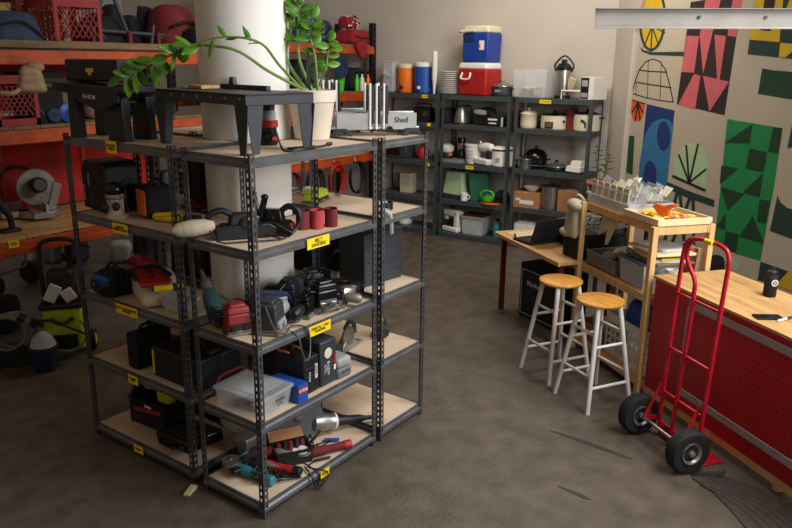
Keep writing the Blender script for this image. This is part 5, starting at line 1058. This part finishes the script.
# guitar amplifier under the desk
a_, b_ = at(517,316,0), at(553,334,0)
c = thing('guitar_amplifier','black guitar amplifier cabinet with white script under the desk','amplifier',(0,0,0),0)
va = at(556,334,0); vb = at(516,314,0); dv_ = (va-vb).normalized(); c.location = Z((va+vb)/2 + Vector((-dv_.y,dv_.x,0))*.17,0); c.rotation_euler = (0,0,math.atan2(dv_.y,dv_.x))
aw = (va-vb).length
g = G(); g.box((0,0,.25),(aw,.30,.50)); b = g.to('cabinet','black_matte',c,bv=.012,seg=3); g = G(); g.box((.0,-.152,.24),(aw*.86,.004,.40)); g.to('grille','black',c); g = G()
for z_ in (.035,.445): g.box((0,-.155,z_),(aw*.88,.004,.005))
for x in (-aw*.44,aw*.44): g.box((x,-.155,.24),(.005,.004,.41))
g.to('piping','white_ink',c); text('Marshall',.06,'white_ink',b,(-.07,-.1555,.33),bold=.001)
g = G(); g.box((0,0,.51),(.16,.03,.012)); g.to('handle','black',c,bv=.004)

# ---------------------------------------------------------------- hand truck
m0 = Vector((1.89,-1.40,0)); HQ = m0 + NN*.10
ht = thing('hand_truck','red two-wheeled hand truck standing against the workbench','hand truck',m0,math.atan2(DD.y,DD.x)+PI)
# local x = -DD, local y = NN
def hp(a, z, n=.10): return (-a, n, z)
rr = .0125
g = G(); g.tube([hp(.155,.045),hp(.155,.3),hp(.145,.7),hp(.135,1.0),hp(.125,1.19),hp(.105,1.255,.10),hp(.06,1.29,.10),hp(.0,1.30,.09)],rr,n=10,sub=3); g.to('frame_tube','red_paint',ht)
g = G(); g.tube([hp(-.19,.045),hp(-.205,.3),hp(-.222,.8),hp(-.235,1.10),hp(-.240,1.22),hp(-.225,1.27),hp(-.19,1.295),hp(-.10,1.305),hp(.0,1.30,.09),hp(.055,1.27,.085),hp(.078,1.19,.085),hp(.05,1.13,.09),hp(-.01,1.06,.09),hp(-.016,.98,.09),hp(-.014,.8,.09),hp(.01,.4,.09),hp(.03,.05,.09)],rr,n=10,sub=3); g.to('frame_loop','red_paint',ht)
for z_,x0,x1 in ((.945,.137,-.228),(.60,.15,-.214),(.31,.155,-.203)):
    g = G(); g.tube([hp(x0,z_),hp((x0+x1)/2,z_,.10),hp(x1,z_)],.009,n=8); g.to('cross_bar','red_paint',ht)
g = G(); g.lathe([(.0145,0),(.0145,.06)],Vector(hp(-.055,1.303,.09)),(1,-.0,0),n=14); g.to('warning_label','tag_yellow',ht)
g = G(); g.box((.02,.20,.006),(.40,.16,.008)); g.box((.02,.118,.05),(.40,.008,.09)); g.to('toe_plate','red_paint',ht,bv=.002)
g = G(); g.cyl((-.215,0,.13),(.215,0,.13),.010,n=12); g.to('axle','steel',ht)
for s_ in (-1,1):
    g = G(); g.tube([(s_*.17,.10,.36),(s_*.175,.0,.14)],.010,n=8,sub=1); g.box((s_*.17,.05,.13),(.012,.11,.03)); g.to('axle_bracket','red_paint',ht)
    c = G(); c.lathe([(.062,-.034),(.095,-.043),(.118,-.040),(.129,-.02),(.131,0),(.129,.02),(.118,.040),(.095,.043),(.062,.034)],(s_*.235,0,.131),(1,0,0),n=40,caps=True); wh = c.to('tyre','rubber',ht)
    g = G()
    for k in (-.018,0,.018): g.lathe([(.1285,k-.003),(.1325 if k==0 else .131,k-.002),(.1325 if k==0 else .131,k+.002),(.1285,k+.003)],(s_*.235,0,.131),(1,0,0),n=40)
    g.to('tread','rubber',wh)
    g = G(); g.lathe([(.018,-.05),(.02,-.034),(.045,-.030),(.056,-.042),(.064,-.045),(.064,.045),(.056,.042),(.045,.030),(.02,.034),(.018,.05)],(s_*.235,0,.131),(1,0,0),n=32); g.to('hub','aluminium',wh)
    g = G(); g.lathe([(.008,-.056),(.014,-.054),(.014,.054),(.008,.056)],(s_*.235,0,.131),(1,0,0),n=12); g.to('hub_nut','dull_metal',wh)

# floor marks and mat
def fpoly(name, pts, m, lab, cat, th=.0008):
    P = [at(x,y,0) for x,y in pts]; o0 = sum(P,Vector())/len(P); g = G(); A = [(p.x-o0.x,p.y-o0.y) for p in P]
    g.prism(A,(0,0,.0002),(1,0,0),(0,1,0),th); o = g.to(name,m,sm=False); o.location = (o0.x,o0.y,0); return o
for pts in (([(549,430),(565,434),(580,439),(603,447),(618,453),(633,459),(631,459.8),(612,454),(590,446),(565,437),(552,432)]),([(556,485),(565,488),(580,493),(592,500),(586,500),(570,493),(560,488)])):
    o = fpoly('floor_mark',pts,'mark','','')
    o['kind'] = 'structure'
c = thing('floor_mat','dark ribbed floor mat with a curling worn edge near the workbench','mat',at(745,505,0),0)
P = [at(x,y,0)-at(745,505,0) for x,y in ((692,479),(700,474),(722,476),(760,490),(800,512),(830,540),(790,560),(745,528),(728,508),(712,492))]
g = G(); g.prism([(p.x,p.y) for p in P],(0,0,.0006),(1,0,0),(0,1,0),.006); g.to('mat_body','mat_brown',c,sm=False)
for k in range(12):
    g = G(); a_ = at(693+k*2.6,479+k*.2-2,0)-at(745,505,0); b_ = at(690+k*3.2,474-k*.15,0)-at(745,505,0); g.tube([(a_.x,a_.y,.007),(b_.x,b_.y,.012)],.0035,n=5,sub=1); g.to('bristle','rubber',c)
for k in range(5):
    g = G(); a_ = at(700+k*10,486+k*1.5,0)-at(745,505,0); m_ = at(735+k*11,505+k*2,0)-at(745,505,0); b_ = at(765+k*12,532+k*3,0)-at(745,505,0); g.tube([(a_.x,a_.y,.007),(m_.x,m_.y,.007),(b_.x,b_.y,.007)],.0025,n=5); g.to('rib','black',c)

# ---------------------------------------------------------------- pallet rack contents, left
def py_(x, y, Y, z=None): q = onp(x,y,(0,Y,0),(0,1,0)); return Vector((q.x,q.y,q.z if z is None else z))
ZA,ZB,ZC = .926,1.736,2.296
def milk_crate(label, loc, rz, m='red', w=.34, d=.34, h=.30):
    t = thing('milk_crate',label,'crate',loc,rz); g = G(); W,D = w/2,d/2
    g.box((0,0,.006),(w,d,.012)); n = 7
    for y in (-D,D):
        g.box((0,y,.025),(w,.012,.05)); g.box((0,y,h-.03),(w,.014,.06)); g.box((-W+.015,y,h/2),(.03,.012,h)); g.box((W-.015,y,h/2),(.03,.012,h))
        for k in range(n+4):
            for s_ in (-1,1): 
                xx = -W+.02+(w-.04)*(k-1.5)/n
                if -W+.03 < xx < W-.03: g.box((xx,y,h/2),(.007,.008,h*.72),rot=(0,s_*.6,0))
    for x in (-W,W):
        g.box((x,0,.025),(.012,d,.05)); g.box((x,0,h-.03),(.014,d,.06)); g.box((x,-D+.015,h/2),(.012,.03,h)); g.box((x,D-.015,h/2),(.012,.03,h))
        for k in range(n):
            g.box((x,-D+.04+(d-.08)*k/(n-1),h/2),(.008,.008,h*.8))
    g.to('crate',m,t,sm=False); return t
def lump(name, label, cat, loc, rz, d, m, group=None, squash=.72, seed=1, bv=None):
    t = thing(name,label,cat,loc,rz,group); g = G(); g.box((0,0,d[2]*.5),(d[0],d[1],d[2]),top=(squash,squash)); o = g.to(name+'_body',m,t,bv=bv or min(d)*.3,seg=4); 
    rn = random.Random(seed); g = G(); g.tube([(-d[0]*.4,-d[1]*.51,d[2]*rn.uniform(.3,.6)),(0,-d[1]*.5,d[2]*rn.uniform(.4,.7)),(d[0]*.4,-d[1]*.5,d[2]*rn.uniform(.2,.6))],min(d)*.04,n=6); g.to('strap','cord_black',t); return t
milk_crate('red lattice milk crate on the top board of the left pallet rack',py_(64,20,3.25,ZC),.05,'crate_red',.40,.36,.36)
milk_crate('dark red lattice crate beside the blue tarpaulin on the top board',py_(30,20,3.55,ZC),.0,'dark_red',.36,.30,.40)
lump('tarpaulin','folded blue-grey tarpaulin bundle at the left of the top board','tarpaulin',py_(10,30,3.2,ZC),.1,(.42,.34,.25),'bag_blue',seed=2)
c = thing('plastic_crate','yellow crate behind the blue-grey tarpaulin','crate',py_(6,10,3.6,ZC),0); g = G(); tub(g,.4,.3,.32); g.to('crate','gold',c)
lump('duffel_bag','black equipment bag right of the red milk crate on the top board','bag',py_(103,30,3.35,ZC),0,(.40,.4,.26),'black_matte',seed=3)
c = thing('scissor_stand','black folding stand with crossed tubes on the top board','stand',py_(118,20,3.12,ZC),0)
for a,b_ in (((-.25,.0,.02),(-.12,.0,.42)),((.12,.0,.02),(-.04,.0,.44)),((-.3,0,.14),(.45,0,.12)),((-.3,.1,.17),(.5,.1,.10)),((.30,0,.02),(.34,.0,.20))):
    g = G(); g.cyl(a,b_,.016,n=10); g.to('tube','charcoal',c)
for x in (.08,.36):
    g = G(); g.box((x,-.02,.07),(.035,.04,.14)); g.to('clamp','dark_red',c,bv=.005)
rn = random.Random(9)
for k in range(4):
    lump('helmet_bag',['black crumpled pouch hanging over the top board stand, leftmost','black crumpled pouch in the middle of the top board heap','black round pouch high in the top board heap','black flat pouch at the right of the top board heap'][k],'pouch',py_(95+k*17,20,3.62,ZC)+Vector((0,0,0)),.3*k,(.17,.2,.30+.08*(k%2)),'black_matte',seed=10+k)
lump('duffel_bag','dark maroon duffel bag high on the top board beside the column','bag',py_(172,20,3.4,ZC),.1,(.50,.4,.40),'dark_red',seed=5)
lump('duffel_bag','black bag under the orange leaf tips, right end of the top board','bag',py_(196,30,3.12,ZC),.1,(.22,.25,.2),'black_matte',seed=6)
# middle board
milk_crate('bright red crate at the far left of the middle board',py_(6,100,3.2,ZB),0,'crate_red',.32,.3,.36)
c = thing('storage_bin','tall black open bin right of the bright red crate on the middle board','bin',py_(37,100,3.2,ZB),0); g = G(); tub(g,.27,.3,.38,th=.006); g.to('bin','black_matte',c)
lump('tool_bag','dark brown bag of tools behind the long black router table','tool bag',py_(62,100,3.35,ZB),0,(.24,.3,.26),'old_wood',seed=7)
c = thing('barrel','bright blue plastic roll lying on the middle board','roll',py_(64,118,3.12,ZB),0); g = G(); g.lathe([(.06,0),(.075,.01),(.075,.18),(.06,.19)],(0,-.08,.077),(0,1,0),n=24); g.to('roll','blue',c); g = G(); g.cyl((0,-.085,.077),(0,-.08,.077),.03,n=16); g.to('core','navy',c)
c = thing('barrel','dark blue plastic roll beside the bright blue one','roll',py_(50,118,3.12,ZB),0); g = G(); g.lathe([(.05,0),(.06,.01),(.06,.18),(.05,.19)],(0,-.08,.062),(0,1,0),n=24); g.to('roll','navy',c); g = G(); g.cyl((0,-.085,.062),(0,-.08,.062),.02,n=16); g.to('core','black',c)
for k,(x,m,w_,h_,l) in enumerate(((90,'old_wood',.22,.22,'brown crumpled bag between the router table legs'),(112,'black_matte',.26,.30,'black box shape behind the black router table'),(140,'cord_black',.25,.24,'dark tool heap right of the black router table'),(160,'charcoal',.16,.20,'dark grey housing near the middle board end'))):
    lump('tool_bag' if k%2==0 else 'storage_bin',l,'bag' if k%2==0 else 'bin',py_(x,100,3.3,ZB),.2*k,(w_,.28,h_),m,seed=20+k)
# workbench level : mitre saws
def mitre_saw(label, loc, rz):
    t = thing('mitre_saw',label,'mitre saw',loc,rz)
    g = G(); g.box((0,0,.045),(.46,.16,.05)); g.lathe([(.17,0),(.17,.05),(.16,.055)],(0,0,.01),n=30); g.box((0,-.18,.04),(.10,.22,.05)); g.to('base','aluminium',t,bv=.005)
    for fx in (-.14,.14):
        g = G(); g.box((fx,.03,.10),(.16,.02,.07)); g.to('fence','light_grey',t,bv=.002)
    g = G(); g.lathe([(.02,0),(.135,.002),(.135,.005),(.02,.007)],(.0,-.02,.24),(1,0,0),n=40); g.to('blade','steel',t)
    g = G(); g.lathe([(.06,0),(.15,.008),(.155,.03),(.15,.04),(.05,.045)],(-.02,-.0,.25),(1,0,0),n=36); g.to('blade_guard','dull_metal',t)
    g = G(); g.lathe([(.05,0),(.065,.02),(.065,.12),(.045,.15)],(.03,.0,.27),(1,0,.15),n=22); g.to('motor','charcoal',t); g = G(); g.tube([(.0,.06,.34),(-.03,-.1,.42),(-.06,-.2,.40),(-.05,-.22,.34)],.016); g.to('handle','black',t)
    g = G(); g.box((.0,.13,.16),(.07,.07,.24),rot=(-.3,0,0)); g.to('arm','dull_metal',t,bv=.008); return t
mitre_saw('grey mitre saw with a round blade guard on the left workbench board',Z(at(45,219,ZA)+Vector((.03,.14,0)),ZA),R(-108))
c = thing('table_saw_lever','black upright saw handle standing left of the mitre saw','saw handle',Z((.40,3.22),ZA),0); g = G(); g.tube([(.12,0,.01),(.11,0,.12),(.05,0,.22),(-.02,0,.42)],.022,n=10,r2=.032); g.to('lever','black',c); g = G(); g.box((.1,0,.012),(.14,.1,.024)); g.to('foot','black',c,bv=.004)
c = thing('mitre_saw','low grey saw base with a black deck at the left frame edge','mitre saw',Z(at(2,212,ZA),ZA),.2); g = G(); g.box((0,0,.06),(.28,.18,.06)); g.box((0,.0,.02),(.2,.3,.03)); g.to('base','light_grey',c,bv=.006); g = G(); g.lathe([(.02,0),(.09,.004),(.09,.03),(.02,.034)],(0,.02,.15),(1,0,0),n=26); g.to('blade_guard','charcoal',c)
c = thing('circular_saw','dark circular saw behind the left rack post on the workbench board','circular saw',Z(at(85,195,ZA),ZA),.3); g = G(); g.lathe([(.02,0),(.10,.004),(.105,.04),(.03,.05)],(0,0,.12),(1,0,0),n=28); g.to('guard','charcoal',c); g = G(); g.tube([(.06,0,.15),(.08,0,.24),(.0,0,.28)],.018); g.to('handle','black',c); g = G(); g.box((0,0,.008),(.25,.14,.008)); g.to('shoe','dull_metal',c)
for k in range(5):
    x = 108+k*16
    lump('power_tool',['black tool with cords behind the tall black case','dark grey tool beside the red panel','black drill body behind the orange ended case','white and red tool carton on the left workbench board','black tool at the column end of the workbench board'][k],'tool' if k!=3 else 'carton',Z(at(x,190,ZA)+Vector((0,.1,0)),ZA),.3*k,(.16,.16,.2+.05*(k%2)),['black','charcoal','cord_black','white','black'][k],seed=30+k)

# ---------------------------------------------------------------- floor on the left: pressure washer, hose, bicycle
p = at(70,358,0)
c = thing('pressure_washer','lime green pressure washer with a black handle frame on the floor','pressure washer',Z(p+Vector((.05,.10,0)),0),R(-38))
g = G(); g.box((0,0,.235),(.30,.25,.35),top=(.92,.9)); b = g.to('body','lime',c,bv=.04,seg=4)
g = G(); g.box((-.0,-.125,.14),(.20,.02,.12)); g.to('lower_panel','black',c,bv=.01); g = G(); g.tube([(-.08,-.125,.33),(0,-.14,.29),(.08,-.125,.33)],.014); g.to('front_recess','charcoal',c)
g = G(); g.box((0,0,.42),(.31,.27,.04)); g.to('collar','black',c,bv=.012)
g = G(); g.box((0,.02,.56),(.22,.18,.24),top=(.8,.7)); g.to('upper_housing','black',c,bv=.03,seg=3)
g = G(); g.box((-.05,-.09,.52),(.09,.02,.14),rot=(0,.5,0)); g.box((.06,-.09,.50),(.09,.02,.10),rot=(0,-.5,0)); g.to('white_cover','white',c,bv=.008)
g = G(); g.tube([(-.13,.06,.30),(-.14,.08,.75),(-.10,.09,.88),(.10,.09,.88),(.14,.08,.75),(.13,.06,.30)],.017,n=10,sub=4); g.to('handle_frame','black',c)
for s_ in (-1,1):
    g = G(); g.lathe([(.03,-.02),(.075,-.022),(.08,-.01),(.08,.01),(.075,.022),(.03,.02)],(s_*.18,.06,.081),(1,0,0),n=26); wh = g.to('wheel','black',c); g = G(); g.lathe([(.01,-.026),(.045,-.024),(.045,.024),(.01,.026)],(s_*.18,.06,.081),(1,0,0),n=20); g.to('wheel_cap','lime',wh)
g = G(); g.tube([(.12,-.1,.3),(.16,-.16,.25),(.15,-.2,.16),(.05,-.22,.1),(-.1,-.2,.13),(-.2,-.22,.16)],.009); g.to('outlet_hose','hose_grey',c)
g = G(); g.tube([(-.2,-.18,.30),(-.08,-.17,.34),(.05,-.16,.27),(.16,-.15,.20)],.011); g.box((-.16,-.18,.33),(.09,.03,.05),rot=(0,.3,0)); g.to('spray_gun','black',c)
q = at(16,368,0)
c = thing('garden_hose','coiled grey pressure hose tied with black straps at the left edge','hose',Z(q+Vector((.0,.05,0)),.0),R(-38))
for k in range(6):
    g = G(); R_ = .125+.009*(k%3); g.tube([(R_*math.cos(a*PI/6)+.01*k,.012*k-.03+.01*math.sin(a*2+k),.27+R_*math.sin(a*PI/6)) for a in range(12)],.0115,n=7,closed=True,sub=3); g.to('loop','hose_grey',c)
for a in (.9,2.7,5.2):
    g = G(); g.box((.135*math.cos(a)+.02,0,.27+.135*math.sin(a)),(.045,.1,.05),rot=(0,-a,0)); g.to('strap','black',c,bv=.006)
g = G(); g.box((0,.05,.075),(.30,.16,.14)); g.tube([(.1,0,.13),(.24,-.04,.05),(.3,-.06,.12),(.32,-.02,.2)],.007); g.to('reel_base','black',c,bv=.01)
p = at(48,372,0); c = thing('bucket','blue bucket with clear plastic over it beside the coiled hose','bucket',Z(p+Vector((.02,.06,0)),0),0); g = G(); g.lathe([(.075,0),(.08,.01),(.10,.17),(.106,.172),(.106,.185),(.095,.185),(.09,.17),(.07,.01),(.005,.008)],n=26); g.to('body','navy',c); g = G(); g.lathe([(.09,.19),(.07,.25),(.03,.29),(.005,.30)],n=16); g.to('plastic_cover','frost',c)
def bicycle(label, loc, rz, m):
    t = thing('bicycle',label,'bicycle',loc,rz)
    for x in (-.5,.5):
        g = G(); g.tube([(x+.31*math.cos(a*PI/8),0,.335+.31*math.sin(a*PI/8)) for a in range(16)],.022,n=8,closed=True,sub=3); w_ = g.to('wheel','rubber',t)
        g = G()
        for a in range(12): g.cyl((x,0,.335),(x+.30*math.cos(a*PI/6),0,.335+.30*math.sin(a*PI/6)),.0022,n=4)
        g.to('spokes','steel',w_)
    g = G()
    for a,b_ in (((-.5,0,.335),(-.08,0,.30)),((-.5,0,.335),(-.18,0,.72)),((-.08,0,.30),(-.2,0,.80)),((-.18,0,.72),(.36,0,.76)),((-.08,0,.30),(.38,0,.70)),((.36,0,.80),(.5,0,.335))): g.cyl(a,b_,.017,n=10)
    g.to('frame',m,t); g = G(); g.box((-.22,0,.84),(.24,.12,.05),top=(.8,.7)); g.to('saddle','black',t,bv=.015); g = G(); g.tube([(.34,-.25,.92),(.36,-.1,.93),(.35,.1,.93),(.34,.25,.92)],.013); g.cyl((.36,0,.78),(.35,0,.93),.013); g.to('handlebar','black',t); g = G(); g.cyl((-.08,-.08,.3),(-.08,.08,.3),.05,n=16); g.to('crank','charcoal',t); return t
p = at(98,285,0); bicycle('bicycle with a dark green frame parked beyond the pressure washer',Z(p+Vector((-.1,.3,0)),0),R(60),'leaf_dark')
p = at(14,290,0); c = thing('hand_cart','grey trolley with a black wheel under the left workbench board','trolley',Z(p,0),R(20))
g = G(); g.tube([(-.2,0,.2),(-.2,0,.7),(.2,0,.7),(.2,0,.2),(-.2,0,.2)],.016,sub=1); g.to('frame','grey',c)
for s_ in (-1,1):
    g = G(); g.lathe([(.03,-.03),(.11,-.03),(.12,0),(.11,.03),(.03,.03)],(s_*.24,0,.121),(1,0,0),n=26); g.to('wheel','rubber',c)
for k,(x,y,m,d,l) in enumerate(((30,262,'light_grey',(.18,.18,.5),'pale grey upright canister under the left workbench board'),(52,262,'grey',(.16,.2,.55),'grey upright canister under the left workbench board, right of the pale one'),(78,262,'charcoal',(.25,.2,.5),'dark box under the workbench board behind the pressure washer handle'),(8,330,'black_matte',(.25,.2,.3),'black bag slumped at the far left behind the coiled hose'),(122,262,'light_grey',(.2,.25,.25),'pale bundle on the floor beyond the bicycle'),(150,275,'black_matte',(.4,.3,.5),'black crate on the floor behind the left rack'))):
    q = at(x,y,0); lump('canister' if k<2 else 'box' if k==2 else 'bundle',l,'container' if k<3 else 'bag',Z(q,0),.2*k,d,m,seed=40+k,squash=.9)

# ---------------------------------------------------------------- right orange pallet rack contents
YA,YB,YC = 1.006,1.826,2.426
lump('backpack','blue backpack on the top board of the back orange rack','backpack',py_(306,50,4.05,YC),0,(.36,.35,.34),'blue',seed=50,squash=.7)
lump('sleeping_bag','navy padded bag behind the blue backpack','bag',py_(322,50,4.25,YC),0,(.3,.3,.30),'navy',seed=51)
lump('blanket','crimson folded blanket draped over the front beam of the back orange rack','blanket',py_(352,50,4.0,YC-.0),.1,(.46,.34,.18),'crimson_fabric',seed=52,squash=.85)
c = thing('patterned_roll','red and white patterned blanket roll on top of the crimson blanket','blanket roll',py_(349,30,4.02,YC+.185),.1)
g = G(); g.lathe([(.03,0),(.075,.01),(.085,.15),(.08,.30),(.03,.31)],(-.155,0,.085),(1,0,0),n=22); g.to('roll','roll_pattern' if 'roll_pattern' in M else 'crimson_fabric',c)
rn = random.Random(3)
for k in range(26):
    g = G(); a = rn.uniform(-.6,3.6); x = rn.uniform(-.13,.13); g.ball((x,-.084*math.sin(a),.085+.084*math.cos(a)),(.014,.007 if abs(math.sin(a))>.5 else .012,.007 if abs(math.cos(a))>.5 else .012),n=7,m=4); g.to('pattern_mark','white',c)
g = G(); g.ball((.06,-.05,.16),(.03,.02,.02)); g.to('knot','black',c)
c = thing('blanket','crimson cloth corner hanging below the top beam of the back orange rack','cloth',py_(360,60,3.76,2.25),0); g = G(); g.prism([(-.10,.20),(.12,.20),(.13,.08),(.05,-.02),(-.02,.02),(-.08,.12)],(0,.02,0),(1,0,0),(0,0,1),.05); g.to('cloth','crimson_fabric',c,bv=.015)
for k,(x,m,d,l,cat) in enumerate(((298,'black_matte',(.3,.3,.4),'black case on the middle board of the back orange rack','case'),(318,'grey',(.16,.2,.36),'grey tool stand beside the black case at the back','tool'),(352,'black_matte',(.36,.3,.30),'dark heap of tools behind the mitre boxes','tool heap'),(378,'navy',(.2,.25,.34),'purple-blue crate at the right end of the back orange rack','crate'))):
    lump('storage_case' if k in (0,3) else 'tool_heap',l,cat,py_(x,80,4.05,YB),.1*k,d,m,seed=60+k,squash=.9)
c = thing('watering_jug','green plastic cup beside the plant leaves on the back orange rack','cup',py_(340,88,3.93,YB),0); g = G(); g.lathe([(.045,0),(.05,.01),(.075,.26),(.07,.26),(.04,.02),(.004,.02)],n=22); g.to('cup','green_plastic',c)
c = thing('funnel','round blue dish hanging at the front of the back orange rack','dish',py_(338,76,3.90,2.05),0); g = G(); g.lathe([(.02,0),(.13,.02),(.14,.03),(.12,.03),(.02,.012)],(0,-.03,.08),(0,-1,0),n=26); g.to('dish','navy',c); g = G(); g.tube([(0,-.02,.20),(0,-.01,.26),(0,.0,.33)],.006); g.to('hook','steel',c)
for k,(x,m,l) in enumerate(((362,'white','white bottle at the back orange rack middle board'),(368,'orange','orange bottle at the back orange rack middle board'),(357,'green_plastic','green bottle at the back orange rack middle board'),(373,'red','red bottle at the back orange rack middle board'))):
    c = thing('spray_bottle',l,'bottle',py_(x,90,3.88,YB),0); g = G(); g.lathe([(.03,0),(.032,.01),(.032,.15),(.014,.19),(.014,.22)],n=16); g.to('bottle',m,c); g = G(); g.box((0,-.01,.235),(.025,.06,.03)); g.to('trigger','black',c,bv=.004)
for k in range(5):
    c = thing('air_hose',['red hose coil hanging at the left below the orange beam','red hose coil hanging second from the left below the orange beam','dark cord coil hanging mid-way below the orange beam','red hose coil hanging fourth below the orange beam','black cord coil hanging at the right below the orange beam'][k],'hose',Vector((3.75+.42*k,3.795,.60)),0)
    m_ = ['red','dark_red','cord_black','red','cord_black'][k]
    for j in range(4):
        g = G(); g.tube([(.13*math.cos(a*PI/5)*(1+.08*j),-.02-.018*j,.10+.21*math.sin(a*PI/5)) for a in range(10)],.009,n=6,closed=True,sub=3); g.to('loop',m_,c)
    g = G(); g.tube([(0,-.03,.30),(0,-.02,.33),(0,.0,.37)],.007); g.to('hook','steel',c)
c = thing('pulley_block','bright red round reel hanging at the orange beam','reel',Vector((5.05,3.79,.84)),0); g = G(); g.lathe([(.02,0),(.07,.005),(.07,.035),(.02,.04)],(0,0,.05),(0,-1,0),n=26); g.to('reel','red',c); g = G(); g.cyl((0,-.01,.1),(0,-.01,.16),.006); g.to('hook','steel',c)
c = thing('padlock_tag','small yellow tag on a hook under the orange beam','tag',Vector((4.6,3.79,.70)),0); g = G(); g.box((0,-.02,.05),(.05,.01,.06),rot=(0,.5,0)); g.to('tag','yellow',c,bv=.004); g = G(); g.cyl((0,-.015,.09),(0,-.015,.25),.004); g.to('hook','steel',c)

# more of the dense tool heap on the front rack
for q,l,a,m1,m2,sc in (((.47,.13),'black palm sander lying low at the shelf edge beside the grey coil',200,'black_gloss','cord_black',1.0),((.60,.34),'dark multi-tool at the back of the third shelf beside the column',110,'charcoal','black',1.1),((.70,.10),'small black sander with a silver pad at the shelf edge',-60,'cord_black','dull_metal',.9),((.82,.33),'black random-orbit sander at the back right of the third shelf',15,'black_gloss','charcoal',1.15)):
    s_ = pad_sander(l,Z(q,S3),R(a),m1,m2,s=sc,name='orbital_sander'); cord_on(s_,[(-.04,0,.12),(-.09,.04,.1),(-.1,-.04,.03),(-.04,-.08,.01),(.03,-.07,.01)],m='cord_grey')
tangle('grey cord spread among the low sanders at the edge of the third shelf',(.56,.10,S3),.05,16,'cord_grey',13)
tangle('black cord behind the red palm sander on the third shelf',(.20,.20,S3),.06,22,'cord_black',14)
c = ribbed_tool('dark red corded grinder body at the back of the bottom shelf',Z((.30,.31),S5),R(-60),.24,'dark_red','black','die_grinder','grinder')
c = ribbed_tool('black corded grinder body between the teal and red grinders',Z((.20,.27),S5),R(-80),.22,'cord_black','charcoal','die_grinder','grinder')

for o in bpy.data.objects:
    if o.get('label','').startswith('large cream, black and red tool bag'): o.scale = (1.35,1.2,1.0); o.location.y += .03
    if o.get('label','').startswith('red zipped soft bag'): o.scale = (1.1,1.1,.95)

for k,(x,y,z,d,m,l) in enumerate(((.80,1.20,S2,(.26,.24,.26),'black_matte','black tool case on the rear rack second shelf behind the column'),(.72,1.22,S3,(.34,.26,.28),'black','black box on the rear rack third shelf behind the column'),(1.18,1.20,S3,(.30,.26,.24),'charcoal','dark grey box on the rear rack third shelf, right end'),(.85,1.22,S4,(.50,.26,.28),'black_matte','wide black box on the rear rack fourth shelf'),(1.0,1.22,S5,(.55,.26,.25),'cord_black','low black box on the rear rack bottom shelf'),(1.20,.66,S3,(.26,.26,.24),'black_matte','black bag behind the big dark grey hard case'))):  # dark filler boxes added to darken the view behind the column
    lump('storage_case',l,'case',(x,y,z),0,d,m,seed=80+k,squash=.95,bv=.02)
for k,(x,w_,h_,m) in enumerate(((3.35,.4,.45,'black_matte'),(3.95,.5,.38,'charcoal'),(4.55,.45,.5,'black_matte'),(5.15,.5,.42,'cord_black'))):  # filler boxes and piles added to darken the back orange rack's lower part
    lump('storage_case',['black storage case on the floor under the back orange rack, leftmost','dark grey storage case on the floor under the back orange rack','tall black storage case on the floor under the back orange rack','black storage case under the back orange rack nearest the kitchen racks'][k],'case',(x,4.05,0),0,(w_,.4,h_),m,seed=90+k,squash=.96,bv=.02)
    lump('tool_heap',['dark tool pile on the lower back orange board, leftmost','charcoal tool pile on the lower back orange board','red and dark tool pile on the lower back orange board','black tool pile on the lower back orange board at the right'][k],'tool heap',(x,4.1,YA),0,(w_*.9,.3,.26+.06*(k%2)),['black_matte','charcoal','dark_red','cord_black'][k],seed=95+k,squash=.7)
